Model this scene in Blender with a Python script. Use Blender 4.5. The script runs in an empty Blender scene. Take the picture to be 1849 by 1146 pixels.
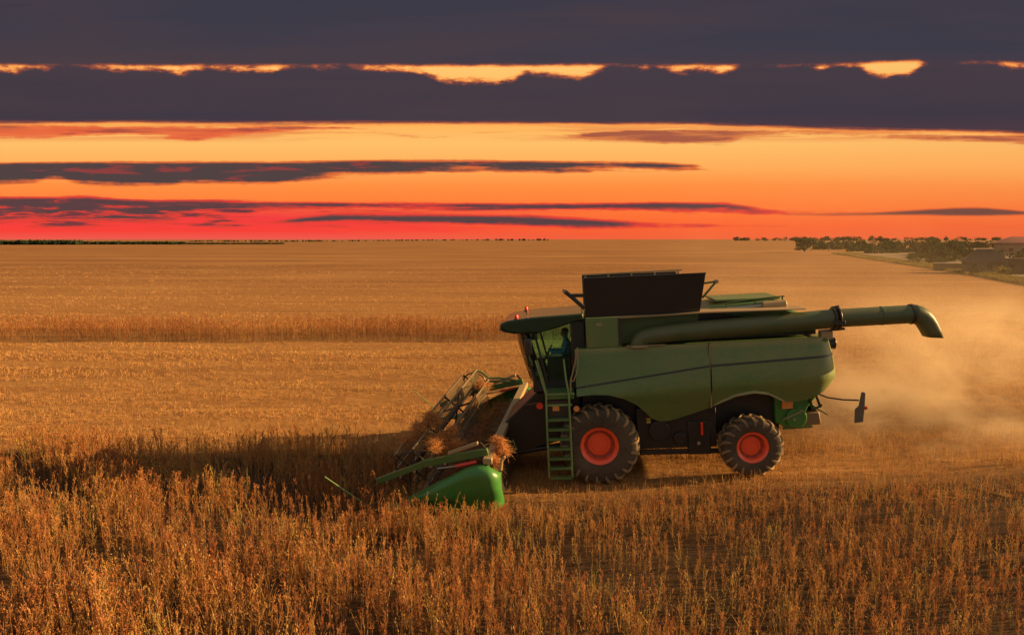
import bpy, bmesh, math, random
import numpy as np
from mathutils import Vector, Matrix
R = math.radians
random.seed(7)
rng = np.random.default_rng(11)
sc = bpy.context.scene
col = sc.collection

# ------------------------------------------------------------------ camera
PITCH = math.atan(141 / 1233)
cam_d = bpy.data.cameras.new('camera')
cam = bpy.data.objects.new('camera', cam_d)
col.objects.link(cam)
cam.location = (0, 0, 6.0)
cam.rotation_euler = (math.pi / 2 - PITCH, 0, 0)
cam_d.sensor_width = 36.0
cam_d.lens = 36.0 * 1233 / 1849
cam_d.clip_end = 30000
sc.camera = cam

# ------------------------------------------------------------------ exposure
sc.view_settings.view_transform = 'Standard'
sc.view_settings.look = 'None'
sc.view_settings.gamma = 1
sc.view_settings.exposure = EXPOSURE = 1.12
sc.cycles.use_denoising = True
sc.cycles.denoiser = 'OPENIMAGEDENOISE'
sc.cycles.denoising_input_passes = 'RGB_ALBEDO_NORMAL'
sc.cycles.denoising_prefilter = 'ACCURATE'
sc.cycles.max_bounces = 8
sc.cycles.transparent_max_bounces = 16
sc.cycles.volume_bounces = 1
sc.cycles.volume_step_rate = 1.0
sc.cycles.volume_max_steps = 256

# ------------------------------------------------------------------ sun
SUN_EL, SUN_AZ = R(18), R(1)          # azimuth from +X (image right), negative = towards the camera
sun_d = bpy.data.lights.new('sun', 'SUN')
sun = bpy.data.objects.new('sun', sun_d)
col.objects.link(sun)
to_sun = Vector((math.cos(SUN_EL) * math.cos(SUN_AZ), math.cos(SUN_EL) * math.sin(SUN_AZ), math.sin(SUN_EL)))
sun.rotation_euler = to_sun.to_track_quat('Z', 'Y').to_euler()
sun_d.energy = 5.0
sun_d.angle = R(0.6)
sun_d.color = (1.0, 0.61, 0.245)


# ------------------------------------------------------------------ node maths
class E:
    """A socket one can calculate with."""
    nt = None

    def __init__(s, sock): s.s = sock

    @staticmethod
    def op(kind, *a, clamp=False):
        n = E.nt.nodes.new('ShaderNodeMath'); n.operation = kind; n.use_clamp = clamp
        for i, x in enumerate(a):
            if isinstance(x, E): E.nt.links.new(x.s, n.inputs[i])
            else: n.inputs[i].default_value = x
        return E(n.outputs[0])

    def __add__(s, o): return E.op('ADD', s, o)
    __radd__ = __add__
    def __sub__(s, o): return E.op('SUBTRACT', s, o)
    def __rsub__(s, o): return E.op('SUBTRACT', o, s)
    def __mul__(s, o): return E.op('MULTIPLY', s, o)
    __rmul__ = __mul__
    def __truediv__(s, o): return E.op('DIVIDE', s, o)


def sstep(x, a, b):
    n = E.nt.nodes.new('ShaderNodeMapRange'); n.interpolation_type = 'SMOOTHSTEP'
    E.nt.links.new(x.s, n.inputs[0])
    n.inputs[1].default_value = a; n.inputs[2].default_value = b
    n.inputs[3].default_value = 0; n.inputs[4].default_value = 1
    return E(n.outputs[0])


def lstep(x, a, b):
    n = E.nt.nodes.new('ShaderNodeMapRange'); n.clamp = True
    E.nt.links.new(x.s, n.inputs[0])
    n.inputs[1].default_value = a; n.inputs[2].default_value = b
    return E(n.outputs[0])


def mixc(f, a, b):
    n = E.nt.nodes.new('ShaderNodeMix'); n.data_type = 'RGBA'
    for sock, v in ((n.inputs[0], f), (n.inputs[6], a), (n.inputs[7], b)):
        if isinstance(v, E): E.nt.links.new(v.s, sock)
        elif isinstance(v, (int, float)): sock.default_value = v
        else: sock.default_value = (*v, 1)
    return E(n.outputs[2])


def ramp(f, stops, interp='LINEAR'):
    n = E.nt.nodes.new('ShaderNodeValToRGB'); E.nt.links.new(f.s, n.inputs[0])
    cr = n.color_ramp; cr.interpolation = interp
    while len(cr.elements) < len(stops): cr.elements.new(0.5)
    for e, (p, c) in zip(cr.elements, stops): e.position = p; e.color = (*c, 1)
    return E(n.outputs[0])


def comb(x, y, z):
    n = E.nt.nodes.new('ShaderNodeCombineXYZ')
    for i, v in enumerate((x, y, z)):
        if isinstance(v, E): E.nt.links.new(v.s, n.inputs[i])
        else: n.inputs[i].default_value = v
    return E(n.outputs[0])


def sep(v):
    n = E.nt.nodes.new('ShaderNodeSeparateXYZ'); E.nt.links.new(v.s, n.inputs[0])
    return E(n.outputs[0]), E(n.outputs[1]), E(n.outputs[2])


def noise(v, scale=5, detail=4, rough=0.5, dist=0.0):
    n = E.nt.nodes.new('ShaderNodeTexNoise')
    if v is not None: E.nt.links.new(v.s, n.inputs['Vector'])
    n.inputs['Scale'].default_value = scale; n.inputs['Detail'].default_value = detail
    n.inputs['Roughness'].default_value = rough; n.inputs['Distortion'].default_value = dist
    return E(n.outputs[0])


def curve(x, pts):
    n = E.nt.nodes.new('ShaderNodeFloatCurve'); E.nt.links.new(x.s, n.inputs['Value'])
    c = n.mapping.curves[0]
    c.points[0].location = pts[0]; c.points[1].location = pts[-1]
    for p in pts[1:-1]: c.points.new(*p)
    for p in c.points: p.handle_type = 'VECTOR'
    n.mapping.update()
    return E(n.outputs[0])


def coord(kind='Object'):
    n = E.nt.nodes.new('ShaderNodeTexCoord')
    return E(n.outputs[kind])


def lin(r, g, b):
    f = lambda c: (c / 255 / 12.92) if c / 255 <= .04045 else ((c / 255 + .055) / 1.055) ** 2.4
    return (f(r), f(g), f(b))


# ------------------------------------------------------------------ sky: sunset stratus over a glowing horizon
# every cloud edge is a curve over p = x/y, in q = z/y (the slope of the view towards the horizon ahead)
EDGE = {
    'gap_top': [(0.0475,0.7003),(0.1453,0.6981),(0.3216,0.6981),(0.3509,0.6981),(0.488,0.6981),(0.5786,0.7003),(0.5908,0.7003),(0.7034,0.6981),(0.7573,0.6981),(0.7964,0.7025),(0.8256,0.7133),(0.8598,0.7176),(0.8698,0.7025),(0.9235,0.7111),(0.9524,0.7068)],
    'gap_bot': [(0.0471,0.6795),(0.0618,0.6815),(0.0767,0.6925),(0.0872,0.6795),(0.0955,0.7025),(0.1135,0.6962),(0.1451,0.6852),(0.1745,0.6815),(0.2047,0.6683),(0.216,0.6722),(0.2285,0.6925),(0.2479,0.6776),(0.2676,0.6832),(0.2871,0.6739),(0.3044,0.6908),(0.3289,0.6962),(0.3509,0.7003),(0.3704,0.6815),(0.39,0.6815),(0.4242,0.659),(0.4389,0.6366),(0.4634,0.6366),(0.488,0.6273),(0.5002,0.6403),(0.51,0.6683),(0.537,0.6646),(0.5591,0.6459),(0.5762,0.6795),(0.5884,0.7003),(0.63,0.6962),(0.6423,0.6776),(0.6644,0.6815),(0.6889,0.6702),(0.7034,0.7025),(0.7597,0.7025),(0.7721,0.6832),(0.7827,0.7025),(0.8037,0.7003),(0.8165,0.6609),(0.8313,0.6516),(0.8507,0.6683),(0.8638,0.709),(0.8744,0.7197),(0.9283,0.7154),(0.941,0.6869),(0.9527,0.6925)],
    'deck_bot': [(0.0432,0.4735),(0.1915,0.4735),(0.3397,0.4713),(0.4879,0.4713),(0.5867,0.4691),(0.6609,0.4669),(0.7351,0.4581),(0.8094,0.4448),(0.8837,0.4404),(0.9575,0.4338)],
    'a_top': [(0.0402,0.3095),(0.1149,0.3139),(0.2044,0.3162),(0.2889,0.3117),(0.3884,0.3184),(0.4729,0.3206),(0.5375,0.3162),(0.5972,0.3117),(0.637,0.3072),(0.667,0.2961),(0.682,0.2804),(0.9611,0.2424)],
    'a_bot': [(0.0386,0.2267),(0.0687,0.2311),(0.089,0.2558),(0.1086,0.2334),(0.1485,0.2289),(0.1933,0.2244),(0.2035,0.2379),(0.2483,0.2356),(0.2883,0.2379),(0.3183,0.2536),(0.3632,0.267),(0.4181,0.2782),(0.4679,0.2894),(0.5077,0.2827),(0.5426,0.2827),(0.5873,0.2939),(0.6371,0.2894),(0.667,0.2894),(0.6869,0.2916),(0.96,0.2983)],
    'b_top': [(0.0376,0.1704),(0.1176,0.1726),(0.1774,0.1546),(0.2375,0.1546),(0.2975,0.1501),(0.3626,0.1478),(0.4377,0.1455),(0.5028,0.1433),(0.5678,0.1455),(0.6279,0.1501),(0.693,0.1478),(0.7233,0.1229),(0.7384,0.1138),(0.9636,0.1048)],
    'b_bot': [(0.0358,0.073),(0.0961,0.0753),(0.1513,0.0753),(0.1966,0.0821),(0.212,0.1184),(0.2773,0.1252),(0.3374,0.1297),(0.4176,0.132),(0.4627,0.1252),(0.5178,0.1206),(0.5779,0.1297),(0.6381,0.1184),(0.6682,0.1161),(0.6882,0.1252),(0.7233,0.1184),(0.7383,0.1184),(0.9634,0.1184)],
    'c_top': [(0.0354,0.0548),(0.2767,0.0639),(0.307,0.0866),(0.3372,0.1002),(0.4175,0.1002),(0.4877,0.0957),(0.5178,0.0957),(0.5479,0.0866),(0.5881,0.0753),(0.6283,0.0639),(0.6786,0.0571),(0.6988,0.0502),(0.9647,0.0457)],
    'c_bot': [(0.0357,0.0684),(0.2768,0.0707),(0.3069,0.0684),(0.337,0.0684),(0.4174,0.0684),(0.4877,0.0684),(0.5279,0.0571),(0.5681,0.0479),(0.6033,0.0502),(0.6384,0.0571),(0.6786,0.0548),(0.6987,0.0593),(0.9644,0.0639)],
    'd_top': [(0.0359,0.0821),(0.7187,0.073),(0.7535,0.1025),(0.7886,0.1048),(0.8287,0.1093),(0.8686,0.1206),(0.8986,0.1274),(0.9286,0.1274),(0.9635,0.1138)],
    'd_bot': [(0.0362,0.0957),(0.7285,0.0957),(0.7535,0.1025),(0.7887,0.1002),(0.8288,0.1002),(0.8689,0.1002),(0.8991,0.098),(0.9292,0.098),(0.9637,0.1025)],
    'w_top': [(0.043,0.4625),(0.1913,0.4581),(0.2555,0.4514),(0.3198,0.4559),(0.3593,0.4492),(0.4185,0.4095),(0.5176,0.4095),(0.5473,0.4139),(0.577,0.425),(0.6165,0.436),(0.666,0.4404),(0.7352,0.4404),(0.8145,0.4316),(0.864,0.4316),(0.9577,0.4227)],
    'w_bot': [(0.0422,0.4183),(0.0719,0.4161),(0.1166,0.425),(0.1513,0.4272),(0.2154,0.405),(0.2452,0.4183),(0.2801,0.4382),(0.3197,0.4492),(0.3593,0.4536),(0.4186,0.4227),(0.5176,0.4227),(0.5473,0.4139),(0.587,0.405),(0.6366,0.394),(0.6911,0.394),(0.7107,0.4139),(0.7453,0.4205),(0.8146,0.4227),(0.8544,0.4117),(0.904,0.4095),(0.9585,0.3784)],
}
world = bpy.data.worlds.new('World'); sc.world = world
world.use_nodes = True
wt = world.node_tree; wt.nodes.clear(); E.nt = wt
dx, dy, dz = sep(coord('Generated'))
yy = E.op('MAXIMUM', dy, 0.08)
p = dx / yy * (1 / 1.6) + 0.5
q = dz / yy * (1 / 0.35)
pc = E.op('ADD', p, 0.0, clamp=True)
flat = comb(p * 1.6, q * 0.35, 0.0)
wob = noise(comb(p * 30, q * 16, 3.0), 1.0, 6, 0.62, 0.3)
wob2 = noise(comb(p * 90, q * 60, 9.0), 1.0, 4, 0.6)
streaky = noise(comb(p * 9, q * 34, 5.0), 1.0, 5, 0.58, 0.35)
ns = (streaky - 0.5) + (wob2 - 0.5) * 0.25
nz = (wob - 0.5) + (wob2 - 0.5) * 0.6
PX = 1 / 1233 / 0.35                   # about one photo pixel in q


def cloud(top, bot, soft_t, soft_b, amp_t, amp_b):
    nz = ns
    t = curve(pc, EDGE[top]); b = curve(pc, EDGE[bot])
    up = sstep(t - q + nz * (amp_t * PX), -soft_t * PX, soft_t * PX)
    dn = sstep(q - b + nz * (amp_b * PX), -soft_b * PX, soft_b * PX)
    return up * dn


glow = ramp(q, [(0.0, lin(240, 98, 58)), (0.05, lin(250, 98, 50)), (0.12, lin(255, 120, 55)), (0.22, lin(255, 144, 66)),
                (0.29, lin(255, 172, 88)), (0.39, lin(255, 192, 106)), (0.46, lin(255, 182, 92)), (0.60, lin(255, 190, 100)), (0.75, lin(255, 205, 118))])
rightish = sstep(p, 0.62, 1.0)
glow = mixc(rightish * 0.35, glow, ramp(q, [(0.0, lin(205, 90, 52)), (0.12, lin(232, 118, 62)), (0.3, lin(250, 168, 92)), (0.5, lin(240, 170, 92))]))
# red afterglow low on the left
low = E.op('SUBTRACT', 1.0, sstep(q + ns * 0.06, 0.085, 0.165))
leftish = E.op('SUBTRACT', 1.0, sstep(p + (streaky - 0.5) * 0.3, 0.32, 0.62))
red = ramp(q, [(0.0, lin(236, 92, 78)), (0.035, lin(248, 66, 56)), (0.09, lin(244, 62, 64)), (0.15, lin(236, 66, 60))])
skyc = mixc(low * leftish, glow, red)
# wisps just under the deck
wisp_n = noise(comb(p * 7, q * 34, 17.0), 1.0, 5, 0.62, 0.4)
band = sstep(q, 0.385, 0.425) * E.op('SUBTRACT', 1.0, sstep(q, 0.44, 0.475))
wl = E.op('SUBTRACT', 1.0, sstep(p, 0.26, 0.42)); wr = sstep(p, 0.50, 0.60)
wisp = sstep(wisp_n + (wl * 0.16 + wr * 0.12), 0.53, 0.68) * band
skyc = mixc(wisp * 0.5, skyc, lin(222, 98, 58))
w_ = cloud('w_top', 'w_bot', 4.0, 7.0, 26, 30)
skyc = mixc(sstep(w_, 0.0, 0.7) * 0.80, skyc, mixc(sstep(p, 0.3, 0.6), lin(228, 84, 54), lin(206, 104, 62)))
skyc = mixc(sstep(w_ * (streaky * 2.0), 0.75, 1.15) * 0.7, skyc, lin(140, 72, 66))
# thin strata
dusk, ember = lin(82, 66, 66), lin(226, 66, 54)
lump = noise(comb(p * 16, q * 26, 31.0), 1.0, 5, 0.6, 0.5)


def lay(base, d, dark, warm=ember, glowy=0.0):
    if glowy: dark = mixc(sstep(lump, 0.55, 0.68) * glowy, dark, lin(170, 62, 58))
    c = mixc(sstep(d, 0.35, 1.0), warm, dark)
    return mixc(sstep(d, 0.0, 0.45), base, c)


a = cloud('a_top', 'a_bot', 4.0, 8.0, 10, 34)
skyc = lay(skyc, a, dusk, lin(226, 110, 56), 0.6)
b = cloud('b_top', 'b_bot', 5.0, 9.0, 12, 34)
b = b * E.op('SUBTRACT', 1.0, sstep(lump, 0.60, 0.74) * 0.75)
skyc = lay(skyc, b, lin(92, 64, 66), ember, 0.5)
mot = sstep(noise(comb(p * 15, q * 44, 51.0), 1.0, 5, 0.62, 0.3), 0.47, 0.66)
mot = mot * sstep(q, 0.035, 0.06) * E.op('SUBTRACT', 1.0, sstep(q, 0.12, 0.15)) * E.op('SUBTRACT', 1.0, sstep(p, 0.30, 0.50))
skyc = lay(skyc, mot * 0.9, lin(96, 58, 64))
c_ = cloud('c_top', 'c_bot', 5.0, 6.0, 10, 20)
skyc = lay(skyc, c_, lin(88, 66, 68))
d_ = cloud('d_top', 'd_bot', 3.5, 3.5, 5, 5)
skyc = lay(skyc, d_, lin(110, 68, 62), lin(216, 96, 54))
# the deck: lower bank up to the gap, upper bank from the gap on
deckc = ramp(q, [(0.44, lin(78, 58, 66)), (0.50, lin(64, 57, 68)), (0.60, lin(66, 58, 68)), (0.70, lin(70, 60, 69)), (0.76, lin(62, 60, 72)), (0.95, lin(61, 59, 72))])
deckc = mixc(sstep(noise(comb(p * 3, q * 6, 2.0), 1.0, 4, 0.55), 0.35, 0.75) * 0.5, deckc, lin(82, 63, 66))
deckc = mixc(sstep(noise(comb(p * 5, q * 22, 8.0), 1.0, 5, 0.6, 0.4), 0.45, 0.8) * 0.3, deckc, lin(56, 54, 66))
db = curve(pc, EDGE['deck_bot'])
deck = sstep(q - db + ns * (14 * PX), -10 * PX, 7 * PX)
gt = curve(pc, EDGE['gap_top']); gb = curve(pc, EDGE['gap_bot'])
gap = sstep(gt - q + nz * (7 * PX), -5 * PX, 7 * PX) * sstep(q - gb + nz * (26 * PX), -8 * PX, 10 * PX)
dens = deck * E.op('SUBTRACT', 1.0, gap)
edge_c = mixc(sstep(dens, 0.30, 0.75), lin(250, 150, 74), lin(150, 78, 62))
deck_mix = mixc(sstep(dens, 0.6, 1.0), edge_c, deckc)
skyc = mixc(sstep(dens, 0.02, 0.5), skyc, deck_mix)
# the unseen sky overhead and behind the camera, opened up to set fill light
nish = wt.nodes.new('ShaderNodeTexSky'); nish.sky_type = 'NISHITA'; nish.sun_disc = False
nish.sun_elevation = SUN_EL; nish.sun_rotation = math.pi / 2 - SUN_AZ
nish.dust_density = 3.0; nish.altitude = 100
bg1 = wt.nodes.new('ShaderNodeBackground'); bg1.inputs[1].default_value = 2 ** -EXPOSURE
wt.links.new(skyc.s, bg1.inputs[0])
bg2 = wt.nodes.new('ShaderNodeBackground'); bg2.inputs[1].default_value = 0.040
warm = mixc(0.6, E(nish.outputs[0]), (4.8, 4.0, 3.0))          # warm tint added to the unseen sky to take blue out of shade
wt.links.new(warm.s, bg2.inputs[0])
ahead = sstep(dy, 0.12, 0.45) * E.op('SUBTRACT', 1.0, sstep(dz, 0.42, 0.62))
ms = wt.nodes.new('ShaderNodeMixShader')
wt.links.new(ahead.s, ms.inputs[0]); wt.links.new(bg2.outputs[0], ms.inputs[1]); wt.links.new(bg1.outputs[0], ms.inputs[2])
wo = wt.nodes.new('ShaderNodeOutputWorld'); wt.links.new(ms.outputs[0], wo.inputs[0])


# ------------------------------------------------------------------ materials
def material(name):
    m = bpy.data.materials.new(name); m.use_nodes = True
    nt = m.node_tree; nt.nodes.clear(); E.nt = nt
    out = nt.nodes.new('ShaderNodeOutputMaterial')
    return m, nt, out


def principled(nt, out, c, rough=0.5, metal=0.0, bump=None, bump_s=0.3, bump_d=0.01, spec=0.5):
    b = nt.nodes.new('ShaderNodeBsdfPrincipled')
    if isinstance(c, E): nt.links.new(c.s, b.inputs['Base Color'])
    else: b.inputs['Base Color'].default_value = (*c, 1)
    if isinstance(rough, E): nt.links.new(rough.s, b.inputs['Roughness'])
    else: b.inputs['Roughness'].default_value = rough
    b.inputs['Metallic'].default_value = metal
    b.inputs['Specular IOR Level'].default_value = spec
    if bump is not None:
        bn = nt.nodes.new('ShaderNodeBump'); bn.inputs['Strength'].default_value = bump_s
        bn.inputs['Distance'].default_value = bump_d
        nt.links.new(bump.s, bn.inputs['Height']); nt.links.new(bn.outputs[0], b.inputs['Normal'])
    nt.links.new(b.outputs[0], out.inputs[0])
    return b


def paint(name, c, rough=0.4, dust=0.3, dustc=(0.26, 0.17, 0.085), metal=0.0, spec=0.5):
    m, nt, out = material(name)
    o = coord()
    n1 = noise(o, 1.3, 6, 0.62); n2 = noise(o, 14, 4, 0.6); n3 = noise(o, 90, 2, 0.5)
    f = lstep(n1 * 0.6 + n2 * 0.3 + n3 * 0.1, 0.3, 0.72) * (2 * dust)
    f = E.op('MINIMUM', f, 0.9)
    cc = mixc(f, c, dustc)
    principled(nt, out, cc, lstep(f, -0.9 * rough, 1.2), metal, n3, 0.06, 0.004, spec)
    return m


M = {}
M['green'] = paint('green_paint', (0.030, 0.150, 0.034), 0.36, 0.22)
M['green_dusty'] = paint('dusty_green_paint', (0.080, 0.205, 0.052), 0.36, 0.32)
# the big side panels: dust, plus a warm sheen painted in towards tail and top edge
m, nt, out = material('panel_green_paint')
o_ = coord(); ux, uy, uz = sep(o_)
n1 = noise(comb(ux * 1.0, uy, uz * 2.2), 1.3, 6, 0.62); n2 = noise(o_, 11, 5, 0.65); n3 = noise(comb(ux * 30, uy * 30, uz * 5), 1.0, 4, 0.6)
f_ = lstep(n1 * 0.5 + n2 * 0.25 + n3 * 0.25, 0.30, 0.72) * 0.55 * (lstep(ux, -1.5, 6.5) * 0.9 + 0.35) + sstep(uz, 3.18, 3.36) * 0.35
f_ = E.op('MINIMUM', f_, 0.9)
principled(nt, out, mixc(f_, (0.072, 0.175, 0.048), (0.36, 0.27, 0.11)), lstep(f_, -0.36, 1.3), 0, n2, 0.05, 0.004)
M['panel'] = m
M['lip'] = paint('sunlit_fender_lip', (0.26, 0.27, 0.11), 0.4, 0.5, (0.46, 0.36, 0.18))  # pale tone puts the sunlit edge of the arch into the colour
M['green_bright'] = paint('bright_green_paint', (0.028, 0.20, 0.036), 0.36, 0.20, (0.16, 0.15, 0.06))
M['black'] = paint('black_paint', (0.026, 0.028, 0.030), 0.5, 0.03)
M['roof_green'] = paint('glossy_roof_green', (0.016, 0.042, 0.020), 0.4, 0.02)
M['tube'] = paint('dusty_tube_green', (0.050, 0.105, 0.040), 0.42, 0.34, (0.20, 0.13, 0.07))
M['tine'] = paint('dusty_tines', (0.22, 0.17, 0.10), 0.5, 0.2, metal=0.2)
M['body_dark'] = paint('near_black_underside', (0.013, 0.013, 0.014), 0.8, 0.03)  # near-black base colour for the body core and underside
M['dark'] = paint('dark_underside', (0.018, 0.018, 0.017), 0.7, 0.08)
M['board'] = paint('grey_board', (0.10, 0.095, 0.08), 0.6, 0.3)
M['red_rim'] = paint('red_orange_rim_paint', (0.95, 0.115, 0.042), 0.42, 0.04)
M['red_dark'] = paint('shaded_red_paint', (0.42, 0.045, 0.022), 0.6, 0.15)  # darker red: shading of rim ring and bolts put into the colour
M['tan'] = paint('dusty_tan_lit_metal', (0.42, 0.30, 0.15), 0.5, 0.35)  # dusty tan, with sunlight put into the colour for ledges and pins
M['light'] = paint('pale_green_rail_paint', (0.16, 0.34, 0.10), 0.4, 0.3)
M['steel'] = paint('worn_steel', (0.42, 0.38, 0.31), 0.35, 0.2, metal=0.6)
M['rubber'] = paint('dusty_rubber', (0.030, 0.029, 0.027), 0.85, 0.22, (0.30, 0.21, 0.12), spec=0.2)
M['lug'] = paint('dusty_tread', (0.06, 0.048, 0.034), 0.9, 0.8, (0.34, 0.235, 0.125), spec=0.1)
M['red'] = paint('red_plastic', (0.75, 0.05, 0.03), 0.3, 0.05)
M['orange'] = paint('orange_reflector', (0.75, 0.30, 0.08), 0.35, 0.1)
M['yellow'] = paint('yellow_decal', (0.55, 0.42, 0.06), 0.5, 0.1)
M['brown'] = paint('dusty_brown_steel', (0.20, 0.12, 0.06), 0.75, 0.35)
M['mirror'] = paint('mirror_shell', (0.03, 0.03, 0.03), 0.4, 0.1)
M['seat'] = paint('seat_fabric', (0.02, 0.02, 0.022), 0.9, 0.02)
M['skin'] = paint('skin', (0.42, 0.24, 0.16), 0.5, 0.0)
M['shirt'] = paint('blue_shirt', (0.10, 0.28, 0.40), 0.85, 0.0)
M['hair'] = paint('dark_hair', (0.03, 0.025, 0.02), 0.7, 0.0)
M['trousers'] = paint('dark_trousers', (0.03, 0.035, 0.05), 0.9, 0.0)


def glass(name, tint, gloss=0.10):
    m, nt, out = material(name)
    t = nt.nodes.new('ShaderNodeBsdfTransparent'); t.inputs[0].default_value = (*tint, 1)
    g = nt.nodes.new('ShaderNodeBsdfGlossy'); g.inputs['Roughness'].default_value = 0.05
    fr = nt.nodes.new('ShaderNodeFresnel'); fr.inputs[0].default_value = 1.45
    mx = nt.nodes.new('ShaderNodeMixShader')
    nt.links.new(fr.outputs[0], mx.inputs[0]); nt.links.new(t.outputs[0], mx.inputs[1]); nt.links.new(g.outputs[0], mx.inputs[2])
    nt.links.new(mx.outputs[0], out.inputs[0])
    return m


M['glass'] = glass('green_tinted_glass', (0.70, 0.96, 0.92))


def plant_mat(name, stops_head, stops_stem, trans=0.3):
    m, nt, out = material(name)
    def attr(n):
        a = nt.nodes.new('ShaderNodeAttribute'); a.attribute_name = n
        return E(a.outputs['Fac'])
    t = attr('tint'); k = attr('kind')
    c = mixc(k, ramp(t, stops_stem), ramp(t, stops_head))
    d = nt.nodes.new('ShaderNodeBsdfDiffuse'); tr = nt.nodes.new('ShaderNodeBsdfTranslucent')
    nt.links.new(c.s, d.inputs[0]); nt.links.new(c.s, tr.inputs[0])
    mx = nt.nodes.new('ShaderNodeMixShader'); mx.inputs[0].default_value = trans
    nt.links.new(d.outputs[0], mx.inputs[1]); nt.links.new(tr.outputs[0], mx.inputs[2])
    nt.links.new(mx.outputs[0], out.inputs[0])
    return m


M['crop'] = plant_mat('dry_crop',
    [(0.0, (0.29, 0.095, 0.045)), (0.35, (0.44, 0.160, 0.060)), (0.65, (0.54, 0.225, 0.080)), (0.9, (0.54, 0.29, 0.09)), (1.0, (0.32, 0.27, 0.07))],
    [(0.0, (0.26, 0.12, 0.05)), (0.6, (0.42, 0.235, 0.09)), (1.0, (0.54, 0.36, 0.13))])
M['crop_gold'] = plant_mat('golden_stalks',
    [(0.0, (0.50, 0.25, 0.080)), (0.5, (0.58, 0.35, 0.11)), (0.85, (0.50, 0.38, 0.10)), (1.0, (0.34, 0.34, 0.08))],
    [(0.0, (0.46, 0.25, 0.09)), (0.6, (0.60, 0.39, 0.14)), (1.0, (0.52, 0.44, 0.14))])
M['stubble'] = plant_mat('straw_stubble',
    [(0.0, (0.42, 0.225, 0.085)), (0.5, (0.56, 0.335, 0.125)), (1.0, (0.68, 0.45, 0.18))],
    [(0.0, (0.30, 0.13, 0.055)), (0.5, (0.48, 0.25, 0.10)), (1.0, (0.58, 0.35, 0.14))])
M['straw'] = plant_mat('loose_straw',
    [(0.0, (0.50, 0.22, 0.08)), (1.0, (0.66, 0.38, 0.15))],
    [(0.0, (0.42, 0.16, 0.06)), (1.0, (0.62, 0.30, 0.11))])
M['leaf'] = plant_mat('tree_leaf',
    [(0.0, (0.018, 0.030, 0.020)), (0.5, (0.032, 0.050, 0.027)), (1.0, (0.066, 0.080, 0.036))],
    [(0.0, (0.04, 0.045, 0.025)), (1.0, (0.10, 0.10, 0.04))], 0.2)
M['leaf_yellow'] = plant_mat('yellowing_leaf',
    [(0.0, (0.10, 0.095, 0.035)), (0.5, (0.20, 0.17, 0.05)), (1.0, (0.42, 0.33, 0.10))],
    [(0.0, (0.10, 0.09, 0.04)), (1.0, (0.2, 0.16, 0.06))], 0.2)
M['verge'] = plant_mat('verge_grass',
    [(0.0, (0.11, 0.10, 0.035)), (0.5, (0.20, 0.155, 0.050)), (1.0, (0.36, 0.24, 0.075))],
    [(0.0, (0.12, 0.10, 0.04)), (1.0, (0.30, 0.22, 0.08))], 0.25)
M['bark'] = paint('bark', (0.07, 0.05, 0.035), 0.9, 0.05)


def masonry(name, c, roughness=0.9, streak=0.35):
    m, nt, out = material(name)
    x, y, z = sep(coord())
    n = noise(comb(x * 2.0, y * 2.0, z * 0.6), 1.0, 5, 0.6)
    n2 = noise(coord(), 9, 3, 0.5)
    cc = mixc(lstep(n, 0.35, 0.75) * streak, c, tuple(k * 0.45 for k in c))
    principled(nt, out, cc, roughness, 0, n2, 0.3, 0.02)
    return m


def roofing(name, c):
    m, nt, out = material(name)
    x, y, z = sep(coord())
    w = E.op('PINGPONG', x * 3.0, 0.5)
    n = noise(coord(), 0.8, 4, 0.6)
    cc = mixc(lstep(n, 0.35, 0.7) * 0.5, c, tuple(k * 0.55 for k in c))
    principled(nt, out, cc, 0.7, 0, w, 0.6, 0.08)
    return m


M['plaster'] = masonry('pale_plaster', (0.40, 0.24, 0.17))
M['greywall'] = masonry('grey_block_wall', (0.10, 0.095, 0.085))
M['boards'] = masonry('weathered_boards', (0.075, 0.06, 0.055))
M['roof_dark'] = roofing('dark_roofing', (0.050, 0.036, 0.035))
M['roof_red'] = roofing('red_roofing', (0.22, 0.062, 0.055))
M['roof_grey'] = roofing('grey_roofing', (0.25, 0.21, 0.19))
M['window_dark'] = paint('dark_window', (0.02, 0.02, 0.025), 0.15, 0.05)


# ------------------------------------------------------------------ geometry helpers
def link(name, me, mat=None, parent=None):
    o = bpy.data.objects.new(name, me); col.objects.link(o)
    if parent is not None: o.parent = parent
    if mat is not None: me.materials.append(M[mat] if isinstance(mat, str) else mat)
    return o


def tag(o, label=None, cat=None, group=None, kind=None):
    for k, v in (('label', label), ('category', cat), ('group', group), ('kind', kind)):
        if v: o[k] = v
    return o


def smooth_fn(a, b, x):
    t = np.clip((x - a) / (b - a), 0, 1); return t * t * (3 - 2 * t)


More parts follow.
